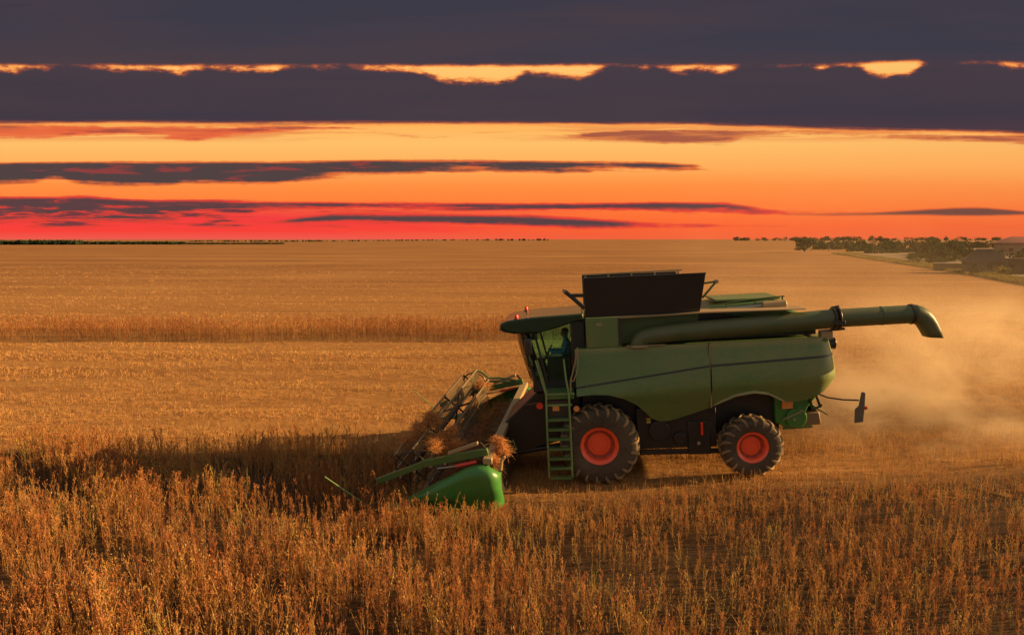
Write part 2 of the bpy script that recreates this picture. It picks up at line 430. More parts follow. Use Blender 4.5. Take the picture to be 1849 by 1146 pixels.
class MB:
    def __init__(s): s.v = []; s.f = []

    def add(s, vs, fs):
        n = len(s.v); s.v += [tuple(v) for v in vs]; s.f += [tuple(i + n for i in f) for f in fs]; return s

    def box(s, x0, x1, y0, y1, z0, z1):
        return s.add([(x, y, z) for x in (x0, x1) for y in (y0, y1) for z in (z0, z1)],
                     [(0, 1, 3, 2), (4, 6, 7, 5), (0, 4, 5, 1), (2, 3, 7, 6), (0, 2, 6, 4), (1, 5, 7, 3)])

    def bar(s, a, b, w, h=None, up=(0, 0, 1)):
        a, b = Vector(a), Vector(b); h = h or w
        d = (b - a).normalized(); u = Vector(up)
        if abs(d.dot(u)) > 0.95: u = Vector((1, 0, 0))
        r = d.cross(u).normalized(); u = r.cross(d)
        vs = [q + r * (i * w / 2) + u * (j * h / 2) for q in (a, b) for i in (-1, 1) for j in (-1, 1)]
        return s.add(vs, [(0, 1, 3, 2), (4, 6, 7, 5), (0, 4, 5, 1), (2, 3, 7, 6), (0, 2, 6, 4), (1, 5, 7, 3)])

    def tube(s, pts, r, n=10, caps=True):
        pts = [Vector(q) for q in pts]
        rs = r if isinstance(r, (list, tuple)) else [r] * len(pts)
        prev = None; vs = []; m = len(pts)
        for i, q in enumerate(pts):
            d = (pts[min(i + 1, m - 1)] - pts[max(i - 1, 0)]).normalized()
            if prev is None:
                ref = Vector((0, 0, 1)) if abs(d.z) < 0.9 else Vector((0, 1, 0))
                u = d.cross(ref).normalized()
            else:
                u = (prev - d * prev.dot(d)).normalized()
            prev = u; w = d.cross(u)
            vs += [q + (u * math.cos(t) + w * math.sin(t)) * rs[i] for t in (2 * math.pi * k / n for k in range(n))]
        fs = [(i * n + k, i * n + (k + 1) % n, (i + 1) * n + (k + 1) % n, (i + 1) * n + k) for i in range(m - 1) for k in range(n)]
        if caps: fs += [tuple(range(n))[::-1], tuple((m - 1) * n + k for k in range(n))]
        return s.add(vs, fs)

    def lathe(s, prof, c=(0, 0, 0), n=48, close=False):
        """prof = (radius, y) pairs round an axis along y through c"""
        vs = []
        for r, y in prof:
            vs += [(c[0] + r * math.cos(2 * math.pi * k / n), c[1] + y, c[2] + r * math.sin(2 * math.pi * k / n)) for k in range(n)]
        m = len(prof)
        fs = [(i * n + k, i * n + (k + 1) % n, ((i + 1) % m) * n + (k + 1) % n, ((i + 1) % m) * n + k)
              for i in range(m if close else m - 1) for k in range(n)]
        if not close:
            if prof[0][0] > 1e-4: fs.append(tuple(range(n)))
            if prof[-1][0] > 1e-4: fs.append(tuple((m - 1) * n + k for k in range(n)))
        return s.add(vs, fs)

    def prism(s, out, y0, y1):
        n = len(out)
        vs = [(x, y0, z) for x, z in out] + [(x, y1, z) for x, z in out]
        return s.add(vs, [tuple(range(n))[::-1], tuple(range(n, 2 * n))] + [(i, (i + 1) % n, n + (i + 1) % n, n + i) for i in range(n)])

    def sheet(s, rows, thick):
        """rows of equal length of points, given a thickness along the mean normal"""
        g = np.array([[tuple(q) for q in r] for r in rows], float)
        du = np.gradient(g, axis=1); dv = np.gradient(g, axis=0)
        nrm = np.cross(du, dv); nrm /= np.linalg.norm(nrm, axis=2, keepdims=True) + 1e-9
        a, b = g.shape[:2]
        vs = np.concatenate([g.reshape(-1, 3), (g + nrm * thick).reshape(-1, 3)])
        ix = lambda i, j, k: k * a * b + i * b + j
        fs = []
        for i in range(a - 1):
            for j in range(b - 1):
                fs.append((ix(i, j, 0), ix(i, j + 1, 0), ix(i + 1, j + 1, 0), ix(i + 1, j, 0)))
                fs.append((ix(i, j, 1), ix(i + 1, j, 1), ix(i + 1, j + 1, 1), ix(i, j + 1, 1)))
        for j in range(b - 1):
            fs.append((ix(0, j, 0), ix(0, j, 1), ix(0, j + 1, 1), ix(0, j + 1, 0)))
            fs.append((ix(a - 1, j, 0), ix(a - 1, j + 1, 0), ix(a - 1, j + 1, 1), ix(a - 1, j, 1)))
        for i in range(a - 1):
            fs.append((ix(i, 0, 0), ix(i + 1, 0, 0), ix(i + 1, 0, 1), ix(i, 0, 1)))
            fs.append((ix(i, b - 1, 0), ix(i, b - 1, 1), ix(i + 1, b - 1, 1), ix(i + 1, b - 1, 0)))
        return s.add(vs.tolist(), fs)

    def build(s, name, mat, parent=None, smooth=35, bevel=0.0, seg=2, label=None):
        me = bpy.data.meshes.new(name); me.from_pydata(s.v, [], s.f)
        bm = bmesh.new(); bm.from_mesh(me); bmesh.ops.recalc_face_normals(bm, faces=bm.faces); bm.to_mesh(me); bm.free()
        if smooth:
            me.polygons.foreach_set('use_smooth', [True] * len(me.polygons)); me.set_sharp_from_angle(angle=R(smooth))
        o = link(name, me, mat, parent)
        if bevel:
            b = o.modifiers.new('bevel', 'BEVEL'); b.width = bevel; b.segments = seg; b.limit_method = 'ANGLE'; b.angle_limit = R(38)
            b.harden_normals = False
        if label: o['label'] = label
        return o


def big_mesh(name, quads, mat, tint=None, kind=None):
    """quads: (n,4,3) or (n,3,3) array -> one mesh, with per-vertex tint / kind"""
    n, k = quads.shape[:2]
    me = bpy.data.meshes.new(name)
    me.vertices.add(n * k); me.vertices.foreach_set('co', quads.astype(np.float32).ravel())
    me.loops.add(n * k); me.loops.foreach_set('vertex_index', np.arange(n * k, dtype=np.int32))
    me.polygons.add(n); me.polygons.foreach_set('loop_start', np.arange(0, n * k, k, dtype=np.int32))
    for an, arr in (('tint', tint), ('kind', kind)):
        if arr is not None:
            at = me.attributes.new(an, 'FLOAT', 'POINT'); at.data.foreach_set('value', np.repeat(arr.astype(np.float32), k))
    me.update(calc_edges=True); me.validate()
    return link(name, me, mat)


# ------------------------------------------------------------------ the lie of the land
def hgt(X, Y):
    X = np.asarray(X, float); Y = np.asarray(Y, float)
    s = np.log1p(np.exp(np.clip((X + 3) / 1.5, -30, 30))) * 1.5 - 5.36
    r = 0.059 * s
    r = np.where(r > 0, 1.5 * np.tanh(r / 1.5), r)
    fade = np.where(Y > 18, np.exp(-((Y - 18) / 22.0) ** 2), 1.0)
    bumps = 0.03 * np.sin(X * 0.9 + 1.3 * np.sin(Y * 0.35)) * np.sin(Y * 0.7 + 0.8 * np.sin(X * 0.4)) * fade
    far = 3.0 * smooth_fn(300, 1500, Y) * smooth_fn(-0.35, -0.05, X / np.maximum(Y, 1))
    return r * fade + bumps + far


def axis(marks):
    out = []
    for (a, b, n) in marks: out += list(np.linspace(a, b, n, endpoint=False))
    return np.array(out + [marks[-1][1]])


gx = axis([(-9000, -800, 14), (-800, -80, 26), (-80, -20, 40), (-20, 24, 150), (24, 90, 50), (90, 800, 26), (800, 9000, 14)])
gy = axis([(-60, 6, 20), (6, 30, 100), (30, 70, 60), (70, 300, 40), (300, 2000, 34), (2000, 14000, 20)])
GX, GY = np.meshgrid(gx, gy, indexing='ij')
GZ = hgt(GX, GY)
gv = np.stack([GX, GY, GZ], -1).reshape(-1, 3)
nxg, nyg = len(gx), len(gy)
idx = np.arange(nxg * nyg).reshape(nxg, nyg)
gf = np.stack([idx[:-1, :-1], idx[1:, :-1], idx[1:, 1:], idx[:-1, 1:]], -1).reshape(-1, 4)
gm = bpy.data.meshes.new('field'); gm.from_pydata(gv.tolist(), [], gf.tolist())
gm.polygons.foreach_set('use_smooth', [True] * len(gm.polygons))
m, nt, out = material('harvested_field')
gxx, gyy, gzz = sep(coord())
n_fine = noise(comb(gxx * 3.0, gyy * 5.0, 0.0), 3.0, 6, 0.7)
n_row = noise(comb(gxx * 0.035, gyy * 0.55, 0.0), 1.0, 5, 0.65, 0.3)
n_row2 = noise(comb(gxx * 0.006, gyy * 0.06, 5.0), 1.0, 5, 0.62, 0.3)
n_big = noise(comb(gxx * 0.02, gyy * 0.05, 2.0), 1.0, 4, 0.55)
base = ramp(n_fine * 0.45 + n_row * 0.55, [(0.28, (0.15, 0.062, 0.024)), (0.5, (0.31, 0.150, 0.048)), (0.68, (0.45, 0.245, 0.078))])
fartone = ramp(n_row2 * 0.6 + n_big * 0.4, [(0.36, (0.20, 0.090, 0.036)), (0.5, (0.285, 0.138, 0.052)), (0.64, (0.37, 0.19, 0.070))])
n_row3 = noise(comb(gxx * 0.02, gyy * 0.32, 7.0), 1.0, 4, 0.7, 0.2)
n_speck = noise(comb(gxx * 0.9, gyy * 1.6, 4.0), 1.0, 7, 0.8)
n_row4 = noise(comb(gxx * 0.012, gyy * 0.10, 11.0), 1.0, 6, 0.75, 0.3)
fartone = mixc(sstep(n_row4, 0.48, 0.62) * 0.55, fartone, (0.19, 0.088, 0.034))
fartone = mixc(sstep(n_row4, 0.46, 0.34) * 0.5, fartone, (0.46, 0.26, 0.095))
fartone = mixc(sstep(n_row3 * 0.6 + n_speck * 0.4, 0.50, 0.60) * 0.6, fartone, (0.17, 0.076, 0.030))
fartone = mixc(sstep(n_speck, 0.52, 0.66) * 0.5, fartone, (0.50, 0.28, 0.095))
base = mixc(sstep(n_row * 0.6 + n_speck * 0.4, 0.54, 0.61) * 0.7, base, (0.12, 0.052, 0.022))
base = mixc(sstep(n_speck, 0.50, 0.60) * 0.55, base, (0.50, 0.265, 0.090))
base = mixc(lstep(gyy, 40, 100), base, fartone)
# the soil under the uncut crop is darker and littered
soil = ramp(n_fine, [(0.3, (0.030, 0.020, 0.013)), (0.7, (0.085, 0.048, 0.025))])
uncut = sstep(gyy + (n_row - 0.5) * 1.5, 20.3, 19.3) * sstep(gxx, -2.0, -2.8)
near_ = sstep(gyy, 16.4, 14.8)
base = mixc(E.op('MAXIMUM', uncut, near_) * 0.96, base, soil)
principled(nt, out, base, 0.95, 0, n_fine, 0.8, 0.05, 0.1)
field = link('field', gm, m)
tag(field, 'wide harvested field of golden stubble running to the horizon', 'field', kind='structure')

# ------------------------------------------------------------------ the combine harvester
YAW, TILT = R(-5), R(3.4)
U0 = Vector((math.cos(YAW), math.sin(YAW), 0)); V0 = Vector((-math.sin(YAW), math.cos(YAW), 0))
U1 = U0 * math.cos(TILT) + Vector((0, 0, math.sin(TILT))); W1 = U1.cross(V0)
ORG = Vector((2.356, 17.972, 0.002))
CM = Matrix(((U1.x, V0.x, W1.x, ORG.x), (U1.y, V0.y, W1.y, ORG.y), (U1.z, V0.z, W1.z, ORG.z), (0, 0, 0, 1)))
root = bpy.data.objects.new('combine_harvester', None); col.objects.link(root)
root.matrix_world = CM
tag(root, 'green combine harvester with red wheel rims and raised black tank sides, cutting the dry crop', 'combine harvester')


def interp(pts):
    xs, ys = [a for a, b in pts], [b for a, b in pts]
    return lambda u: float(np.interp(u, xs, ys))


# side panels: u runs from the cab to the tail, z up; v is the side
top_f = interp([(-0.5, 3.345), (5.65, 3.375)])
stripe = interp([(-0.5, 2.42), (2.73, 2.83), (5.55, 2.95), (5.7, 2.95)])
crease = interp([(-0.5, 2.10), (2.7, 2.27), (5.6, 2.42)])
bot_front = interp([(-0.52, 2.215), (-0.1, 2.245), (0.29, 2.22), (0.65, 2.11), (0.95, 1.93), (1.15, 1.72), (1.32, 1.53), (1.5, 1.45), (1.68, 1.44), (1.9, 1.49), (2.70, 1.765)])
bot_rear = interp([(2.74, 1.775), (2.95, 1.90), (3.3, 2.07), (3.71, 2.14), (4.05, 2.08), (4.28, 1.95), (4.46, 1.845), (4.75, 1.84), (5.0, 1.88), (5.22, 1.96), (5.42, 2.12), (5.56, 2.31), (5.62, 2.42)])
VS = 1.56


def out_at(u, z):
    s, c = stripe(u), crease(u)
    if z >= s: return 0.07 - 0.11 * (z - s) / max(top_f(u) - s, .1) * 1.0
    if z >= c: return 0.07 + 0.06 * math.sin((s - z) / max(s - c, .05) * math.pi / 2)
    return 0.13 - (c - z) * 0.42


def panel_pt(side, u, z, ang=None):
    o = out_at(u, z)
    if ang is None: pu, pv, nu, nv = u, -VS, 0, -1
    else:
        pu = 5.18 + .44 * math.sin(ang); pv = -VS + .44 * (1 - math.cos(ang)); nu, nv = math.sin(ang), -math.cos(ang)
    return (pu + nu * o, side * (pv + nv * o) * -1, z)


def panel_rows(side, us, bot, lo=None, hi=None):
    rows = []
    for u, ang in us:
        uu = u if ang is None else 5.18 + .44 * math.sin(ang)
        b, s, c, t = bot(uu), stripe(uu), crease(uu), top_f(uu)
        if lo is None:
            c2 = max(c, b + .02)
            zs = list(np.linspace(b, c2, 6)[:-1]) + list(np.linspace(c2, s, 7)[:-1]) + list(np.linspace(s, t - .03, 7))
            row = [panel_pt(side, uu, z, ang) for z in zs]
            q = Vector(row[-1]); row.append((q.x, q.y * 0.995, t)); row.append((q.x * 1.0, q.y * 0.97, t + .012))
        else:
            row = []
            for z in (s + lo, s + hi):
                e = panel_pt(side, uu, z, ang); f_ = 0.006
                if ang is None: e = (e[0], e[1] + (f_ if side > 0 else -f_), e[2])
                else: e = (e[0] + f_ * math.sin(ang), e[1] + side * f_ * math.cos(ang), e[2])
                row.append(e)
        rows.append(row)
    return rows


us_f = [(u, None) for u in np.linspace(-0.5, 2.705, 44)]
us_r = [(u, None) for u in np.linspace(2.745, 5.18, 34)] + [(0, a) for a in np.linspace(0, math.pi / 2, 10)[1:]]
for side in (-1, 1):
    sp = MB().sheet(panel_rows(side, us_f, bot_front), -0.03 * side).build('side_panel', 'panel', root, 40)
    tp = MB().sheet(panel_rows(side, us_f, bot_front, -.022, .022), 0.004 * side).build('panel_groove', 'dark', sp, 40)
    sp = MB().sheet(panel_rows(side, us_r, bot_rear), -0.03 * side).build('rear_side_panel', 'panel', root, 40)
    tp = MB().sheet(panel_rows(side, us_r, bot_rear, -.026, .026), 0.004 * side).build('panel_groove', 'dark', sp, 40)
for side in (-1, 1):
    lip = []
    for u in np.linspace(2.80, 4.46, 26):
        z = bot_rear(u); e = panel_pt(side, u, z); k = max(0.0, math.sin((u - 2.80) / 1.66 * math.pi)) ** .5
        lip.append([(u, e[1] - side * .02, z + .045), (u, e[1] + side * .05 * k, z + .03), (u, e[1] + side * .10 * k, z + .0)])
    MB().sheet(lip, .018).build('fender_lip', 'lip', root, 50)
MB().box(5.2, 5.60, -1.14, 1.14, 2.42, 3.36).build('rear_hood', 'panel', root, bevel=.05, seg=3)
MB().box(2.712, 2.738, -1.60, -1.50, 1.80, 3.34).build('panel_seam', 'tan', root)
MB().box(-0.46, 5.5, -1.50, 1.50, 3.28, 3.335).build('deck', 'green', root, bevel=.01)
MB().box(-0.3, 5.15, -1.42, 1.42, 2.30, 3.27).build('threshing_body', 'body_dark', root)
MB().box(-0.35, 4.5, -0.95, 0.95, 0.95, 2.295).build('chassis', 'body_dark', root, bevel=.03)
ub = MB()
ub.box(0.95, 2.9, -1.25, 1.25, 0.72, 1.75).box(2.2, 2.75, -1.30, -1.10, 0.55, 1.4).bar((1.0, -1.2, .62), (3.0, -1.2, .60), .10, .12)
ub.tube([(1.5, -1.27, 1.2), (1.5, -1.36, 1.2)], .26, 20).tube([(2.0, -1.27, .98), (2.0, -1.34, .98)], .16, 18)
ub.build('cleaning_shoe', 'body_dark', root, bevel=.02)
MB().box(1.20, 1.30, -1.275, -1.262, 1.38, 1.44).box(1.20, 1.30, -1.275, -1.262, 1.46, 1.51).build('warning_decal', 'yellow', root)
MB().box(2.50, 2.56, -1.36, -1.31, 1.05, 1.38).build('reflector', 'red', root, bevel=.01)
MB().tube([(2.44, -1.34, 0.86), (2.44, -1.37, 0.86)], .045, 12).build('grease_cap', 'steel', root)
MB().tube([(0, -1.1, .95), (0, 1.1, .95)], .2, 16).box(-.25, .25, -1.0, 1.0, .75, 1.2).build('front_axle', 'body_dark', root)
MB().tube([(3.67, -1.1, .80), (3.67, 1.1, .80)], .12, 14).box(3.5, 3.85, -.35, .35, .7, 1.1).build('rear_axle', 'body_dark', root)


# wheels
def wheel(name, c, Rt, w, Rr, side, lugs, steer=0.0):
    rim_t = []
    hub = MB()
    s = side
    hub.lathe([(0.0, -.16 * w), (.20 * Rr / .46, -.16 * w), (.24 * Rr / .46, -.10 * w), (.24 * Rr / .46, .05), (0.0, .05)], n=28)
    for k in range(10):
        t = 2 * math.pi * k / 10
        hub.tube([(math.cos(t) * .33 * Rr / .46, -.13 * w, math.sin(t) * .33 * Rr / .46), (math.cos(t) * .33 * Rr / .46, -.205 * w, math.sin(t) * .33 * Rr / .46)], .022, 7)
    h = hub.build(name, 'red_rim', root, 40, bevel=.006)
    h.location = c
    h.rotation_euler = (0, 0, steer + (0 if side < 0 else math.pi))
    bl = MB().lathe([(.285 * Rr / .46, -.128 * w), (.285 * Rr / .46, -.150 * w), (.375 * Rr / .46, -.150 * w), (.375 * Rr / .46, -.128 * w)], n=36, close=True)
    for k in range(10):
        t = 2 * math.pi * k / 10
        bl.tube([(math.cos(t) * .33 * Rr / .46, -.14 * w, math.sin(t) * .33 * Rr / .46), (math.cos(t) * .33 * Rr / .46, -.215 * w, math.sin(t) * .33 * Rr / .46)], .026, 7)
    bl.build('bolt_ring', 'red_dark', h, 40)
    MB().lathe([(Rr * .74, -.132 * w), (Rr * .74, -.172 * w), (Rr * .79, -.200 * w), (Rr * .79, -.150 * w)], n=48, close=True).build('rim_groove', 'red_dark', h, 40)
    d = -w * .42
    MB().lathe([(Rr * .30, -.12 * w), (Rr * .50, -.14 * w), (Rr * .70, -.12 * w), (Rr * .80, -.20 * w), (Rr * .84, -.36 * w), (Rr * .92, d * .95), (Rr * .99, d), (Rr * 1.02, d - .012),
                (Rr * 1.035, d), (Rr * .98, d + .03), (Rr * .95, .42 * w), (Rr * .5, .40 * w)], n=64).build('rim', 'red_rim', h, 30)
    sh = Rt - .055
    ty = MB().lathe([(Rr * 1.0, -w * .40), (Rr * 1.06, -w * .47), (Rr + (sh - Rr) * .40, -w * .52), (Rr + (sh - Rr) * .70, -w * .515), (sh * .955, -w * .475), (sh * .985, -w * .42), (sh, -w * .30), (sh, 0),
                     (sh, w * .30), (sh * .985, w * .42), (sh * .955, w * .475), (Rr + (sh - Rr) * .6, w * .52), (Rr * 1.06, w * .47), (Rr, w * .40)], n=72, close=True)
    ty.build('tyre', 'rubber', h, 32)
    ty = MB()
    for k in range(lugs):
        for sg in (-1, 1):
            a0 = 2 * math.pi * (k + (0.5 if sg > 0 else 0)) / lugs
            path = [(0.02, sh + .05, sh - .02), (.17, sh + .055, sh - .02), (.33, sh + .052, sh - .02), (.45, sh + .030, sh - .04), (.515, sh - .025, sh - .09), (.535, sh - .10, sh - .16), (.525, sh - .165, sh - .175)]
            adv = [0.0, .055, .12, .17, .20, .215, .22]
            wd = [.045, .05, .058, .068, .072, .066, .04]
            vs = []
            for (f, ro, ri), ad, ww in zip(path, adv, wd):
                y = sg * f * w
                out_y = sg * .012 * w if f > .44 else 0
                for rr_, yy_ in ((ro, y + out_y), (ri, y - (sg * .04 * w if f > .5 else 0))):
                    for e in (-1, 1):
                        t = a0 - ad / Rt * .98 * side * -1 + e * ww / 2 / Rt
                        vs.append((rr_ * math.cos(t), yy_, rr_ * math.sin(t)))
            fs = []
            for i in range(len(path) - 1):
                b_ = i * 4
                fs += [(b_, b_ + 1, b_ + 5, b_ + 4), (b_ + 2, b_ + 6, b_ + 7, b_ + 3), (b_, b_ + 4, b_ + 6, b_ + 2), (b_ + 1, b_ + 3, b_ + 7, b_ + 5)]
            e_ = (len(path) - 1) * 4
            fs += [(0, 2, 3, 1), (e_, e_ + 1, e_ + 3, e_ + 2)]
            ty.add(vs, fs)
    ty.build('tread', 'lug', h, 32)
    return h


for s in (-1, 1):
    wheel('front_wheel', (0, s * 1.40, .955), .985, .66, .46, s, 21)
    wheel('rear_wheel', (3.66, s * 1.42, .79), .755, .52, .375, s, 18, R(2))

# grain tank, ledge and raised extension
t = MB(); t.box(-0.2, 2.60, -0.95, 1.45, 3.34, 4.10).box(-0.2, 0.66, -1.46, -0.94, 3.345, 4.085)
t.build('grain_tank', 'green_dusty', root, bevel=.03)
MB().box(.585, .665, -1.475, -1.455, 3.4, 4.07).build('tank_trim', 'dark', root)
MB().box(0.05, 0.20, -1.475, -1.462, 3.90, 3.97).build('maker_plate', 'steel', root)
lg = MB().prism([(0.6, 4.06), (0.66, 4.085), (2.60, 4.125), (5.0, 4.09), (5.0, 4.06), (2.6, 4.085)], -1.50, -.80)
lg.build('tank_ledge', 'tan', root, bevel=.008)
MB().prism([(0.7, 3.36), (5.4, 3.38), (5.4, 3.62), (2.62, 4.06), (0.7, 4.055)], -.94, -.80).build('tank_side', 'body_dark', root)
ext = [(-1, -1.36, -1.60, 5.07), (1, 1.30, 1.56, 4.99)]
for sd, vb, vt, zt in ext:
    rows = [[(-.20 + (2.75 + (.12 if sd < 0 else -.10) * f) * k, vb + (vt - vb) * f, 4.11 + (zt - .03 * k - 4.11) * f) for k in np.linspace(0, 1, 8)] for f in np.linspace(0, 1, 5)]
    e = MB().sheet(rows, .03 * -sd).build('tank_extension', 'black', root)
    if sd < 0:
        MB().bar((-.19, vt - .012, zt + .012), (2.68, vt - .012, zt - .016), .05, .03).build('edge_strip', 'dark', e)
    else:
        rb = MB()
        for k in np.linspace(-.1, 2.5, 5): rb.bar((k, vt - .06, zt - .02), (k, vt - .13, 4.4), .05, .05)
        rb.bar((-.19, vt - .03, zt + .015), (2.6, vt - .03, zt + .005), .07, .04).build('edge_strip', 'tan', e)
for us, tip, foot, back in ((-1, (-.68, 4.80), (-.20, 4.34), (-.19, 4.66)), (1, (2.96, 4.83), (2.62, 4.45), (2.66, 4.80))):
    w_ = .10 if us < 0 else .05
    e = MB().bar((tip[0], -1.40, tip[1]), (foot[0], -1.40, foot[1]), .06, w_).build('tank_end_arm', 'black' if us < 0 else 'green', root, bevel=.01)
    MB().bar((tip[0] - us * (.16 if us < 0 else 0), -1.40, tip[1] - (.13 if us < 0 else 0)), (back[0], -1.40, back[1]), .05, w_ * .9).build('arm_stay', 'black' if us < 0 else 'green', e, bevel=.01)
    MB().tube([(tip[0], -1.46, tip[1]), (tip[0], -1.34, tip[1])], .045, 10).build('arm_pin', 'tan', e)

# engine hood and air intake behind the tank
eh = MB().prism([(2.62, 3.4), (2.62, 4.07), (3.0, 4.16), (4.35, 4.24), (4.75, 4.20), (4.80, 4.0), (5.1, 3.9), (5.3, 3.4)], -.78, 1.2)
eh.build('engine_hood', 'green', root, bevel=.05, seg=3)
MB().box(3.1, 4.7, -.55, .85, 4.245, 4.30).build('hood_lid', 'green_dusty', root, bevel=.02)
MB().tube([(2.75, -.82, 4.06), (3.6, -.86, 4.10), (4.5, -.86, 4.14)], .055, 10).build('air_pipe', 'steel', root)
MB().tube([(4.15, -.9, 4.13), (4.72, -.9, 4.15)], .11, 16).build('air_cleaner', 'tan', root, bevel=.02)
MB().bar((2.9, -.9, 4.2), (3.9, -.84, 4.30), .03).bar((3.9, -.84, 4.30), (4.7, -.84, 4.34), .03).bar((3.3, -.86, 4.1), (3.3, -.86, 4.24), .03).bar((4.0, -.84, 4.12), (4.0, -.84, 4.30), .03).bar((4.65, -.84, 4.15), (4.65, -.84, 4.34), .03).build('hood_rail', 'green', root)
MB().tube([(5.55, -1.05, 3.14), (5.78, -1.05, 3.15)], .13, 20).tube([(5.78, -1.05, 3.15), (5.80, -1.05, 3.15)], .145, 20).build('exhaust_pipe', 'black', root, bevel=.012)

# unloading auger
AV = -1.36
ag = MB().tube([(1.06, AV, 3.33), (1.07, AV, 3.42), (1.12, AV, 3.50), (1.25, AV, 3.565), (1.5, AV, 3.60), (2.1, AV, 3.65), (3.9, AV, 3.725), (5.70, AV, 3.795)],
               [.20, .205, .21, .215, .22, .225, .225, .225], 30)
au = ag.build('unloading_auger', 'tube', root, 50)
ou = MB().tube([(5.78, AV, 3.80), (7.40, AV, 3.815)], .218, 30).build('outer_tube', 'tube', au, 50)
def ring(u, z, r, w): return MB().tube([(u - w / 2, AV, z), (u + w / 2, AV, z + w * .02)], r, 30)
ring(2.92, 3.685, .234, .03).build('tube_band', 'green', au)
ring(6.75, 3.81, .226, .025).build('tube_band', 'green', ou)
jn = ring(5.66, 3.795, .275, .05); jn2 = ring(5.76, 3.80, .285, .045)
jn.v += []; jn.add(jn2.v, jn2.f)
jn.bar((5.60, AV - .24, 3.72), (5.84, AV - .26, 3.72), .07, .1).bar((5.55, AV - .05, 3.53), (5.9, AV - .05, 3.55), .1, .05).bar((5.62, AV, 4.06), (5.8, AV, 4.09), .05, .04)
jn.build('tube_hinge', 'dark', au, bevel=.01)
ring(7.43, 3.815, .24, .06).build('spout_clamp', 'dark', au)
vs, fs, n = [], [], 28
for (tu, tz), (bu, bz), hw, sq in (((7.44, 4.035), (7.44, 3.595), .22, 0), ((7.56, 4.03), (7.49, 3.585), .225, .1), ((7.68, 3.985), (7.53, 3.56), .225, .25), ((7.78, 3.91), (7.57, 3.53), .225, .45),
        ((7.88, 3.79), (7.61, 3.48), .222, .7), ((7.97, 3.62), (7.65, 3.42), .215, .9), ((8.05, 3.43), (7.69, 3.35), .205, 1.0), ((8.11, 3.235), (7.73, 3.27), .195, 1.0)):
    for k in range(n):
        t = 2 * math.pi * k / n; cc, ss = math.cos(t), math.sin(t); e = 1 - .5 * sq
        cc = math.copysign(abs(cc) ** e, cc); ss = math.copysign(abs(ss) ** e, ss)
        f = (1 + cc) / 2
        vs.append((bu + (tu - bu) * f, AV + hw * ss, bz + (tz - bz) * f))
m_ = len(vs) // n
fs = [(i * n + k, i * n + (k + 1) % n, (i + 1) * n + (k + 1) % n, (i + 1) * n + k) for i in range(m_ - 1) for k in range(n)]
so = MB().add(vs, fs).build('spout', 'tube', au, 50)
sm = so.modifiers.new('shell', 'SOLIDIFY'); sm.thickness = .012
MB().box(5.35, 5.62, -1.46, -1.24, 3.34, 3.50).bar((5.3, -1.42, 3.53), (5.66, -1.42, 3.55), .06, .03).build('auger_saddle', 'tan', root, bevel=.01)
MB().tube([(1.06, AV, 3.34), (1.06, AV, 3.375)], .29, 28).bar((.75, AV - .2, 3.375), (1.7, AV - .2, 3.385), .05, .02).build('auger_turret', 'tan', root, bevel=.01)

# cab
cab = MB().prism([(-1.60, 2.20), (-.30, 2.20), (-.30, 2.62), (-1.60, 2.62)], -.95, .95).build('cab', 'black', root, bevel=.03)
roof = MB().prism([(-2.36, 3.94), (-2.33, 4.02), (-2.16, 4.09), (-1.53, 4.15), (-.24, 4.19), (-.24, 4.0), (-.45, 3.985), (-.95, 3.84), (-1.4, 3.745), (-2.0, 3.77), (-2.2, 3.82)], -1.12, 1.12)
rf = roof.build('cab_roof', 'roof_green', root, 45, bevel=.07, seg=3)
MB().prism([(-2.34, 3.90), (-2.20, 3.815), (-1.5, 3.735), (-1.4, 3.725), (-2.0, 3.75), (-2.26, 3.80), (-2.37, 3.90)], -1.06, 1.06).build('light_bar', 'dark', rf)
for v in (-.85, -.55, .55, .85): MB().tube([(-2.36, v, 3.875), (-2.30, v, 3.86)], .055, 12).build('work_light', 'steel', rf)
for (u, v, z) in ((-1.92, -1.0, 4.09), (-1.80, .95, 4.10)):
    b_ = MB().lathe([(0, .11), (.03, .10), (.045, .07), (.048, .0)], n=14).build('beacon', 'red', rf); b_.rotation_euler = (R(90), 0, 0); b_.location = (u, v, z + .035)
    MB().lathe([(.075, .0), (.075, -.05)], n=14).build('beacon_base', 'dark', b_)
ws = []
for f in np.linspace(0, 1, 12):
    v = -.92 + 1.84 * f; bow = .22 * (1 - (2 * f - 1) ** 2)
    ws.append([(-1.72 - bow + .02 - .30 * g * 0 + lean, v, z) for g, (lean, z) in enumerate([(.20, 2.42), (.10, 2.75), (.0, 3.1), (-.08, 3.45), (-.12, 3.78)])])
MB().sheet(ws, .008).build('windscreen', 'glass', root)
for s in (-1, 1):
    MB().prism([(-1.52, 2.50), (-.6, 2.50), (-.55, 3.95), (-1.0, 3.83), (-1.4, 3.74), (-1.84, 3.76), (-1.72, 3.1)], s * .955, s * .965).build('side_window', 'glass', root)
    fr = MB().bar((-1.82, s * .95, 3.78), (-1.70, s * .95, 3.1), .06).bar((-1.70, s * .95, 3.1), (-1.50, s * .95, 2.4), .06)
    fr.bar((-1.50, s * .98, 3.76), (-1.40, s * .98, 3.3), .07, .05).bar((-1.40, s * .98, 3.3), (-1.22, s * .98, 2.45), .05, .05)
    fr.build('cab_post', 'dark', root)
MB().box(-.58, -.22, -1.06, 1.06, 2.25, 4.0).build('cab_rear_pillar', 'black', root, bevel=.03)
MB().box(-1.20, -.60, -.92, -.50, 2.6, 3.10).box(-1.5, -1.3, -.25, .25, 2.6, 2.95).box(-1.16, -.6, .45, .9, 2.6, 3.05).build('cab_console', 'black', cab, bevel=.03)
st = MB().tube([(-1.42, 0, 2.7), (-1.20, 0, 3.08)], .035, 8)
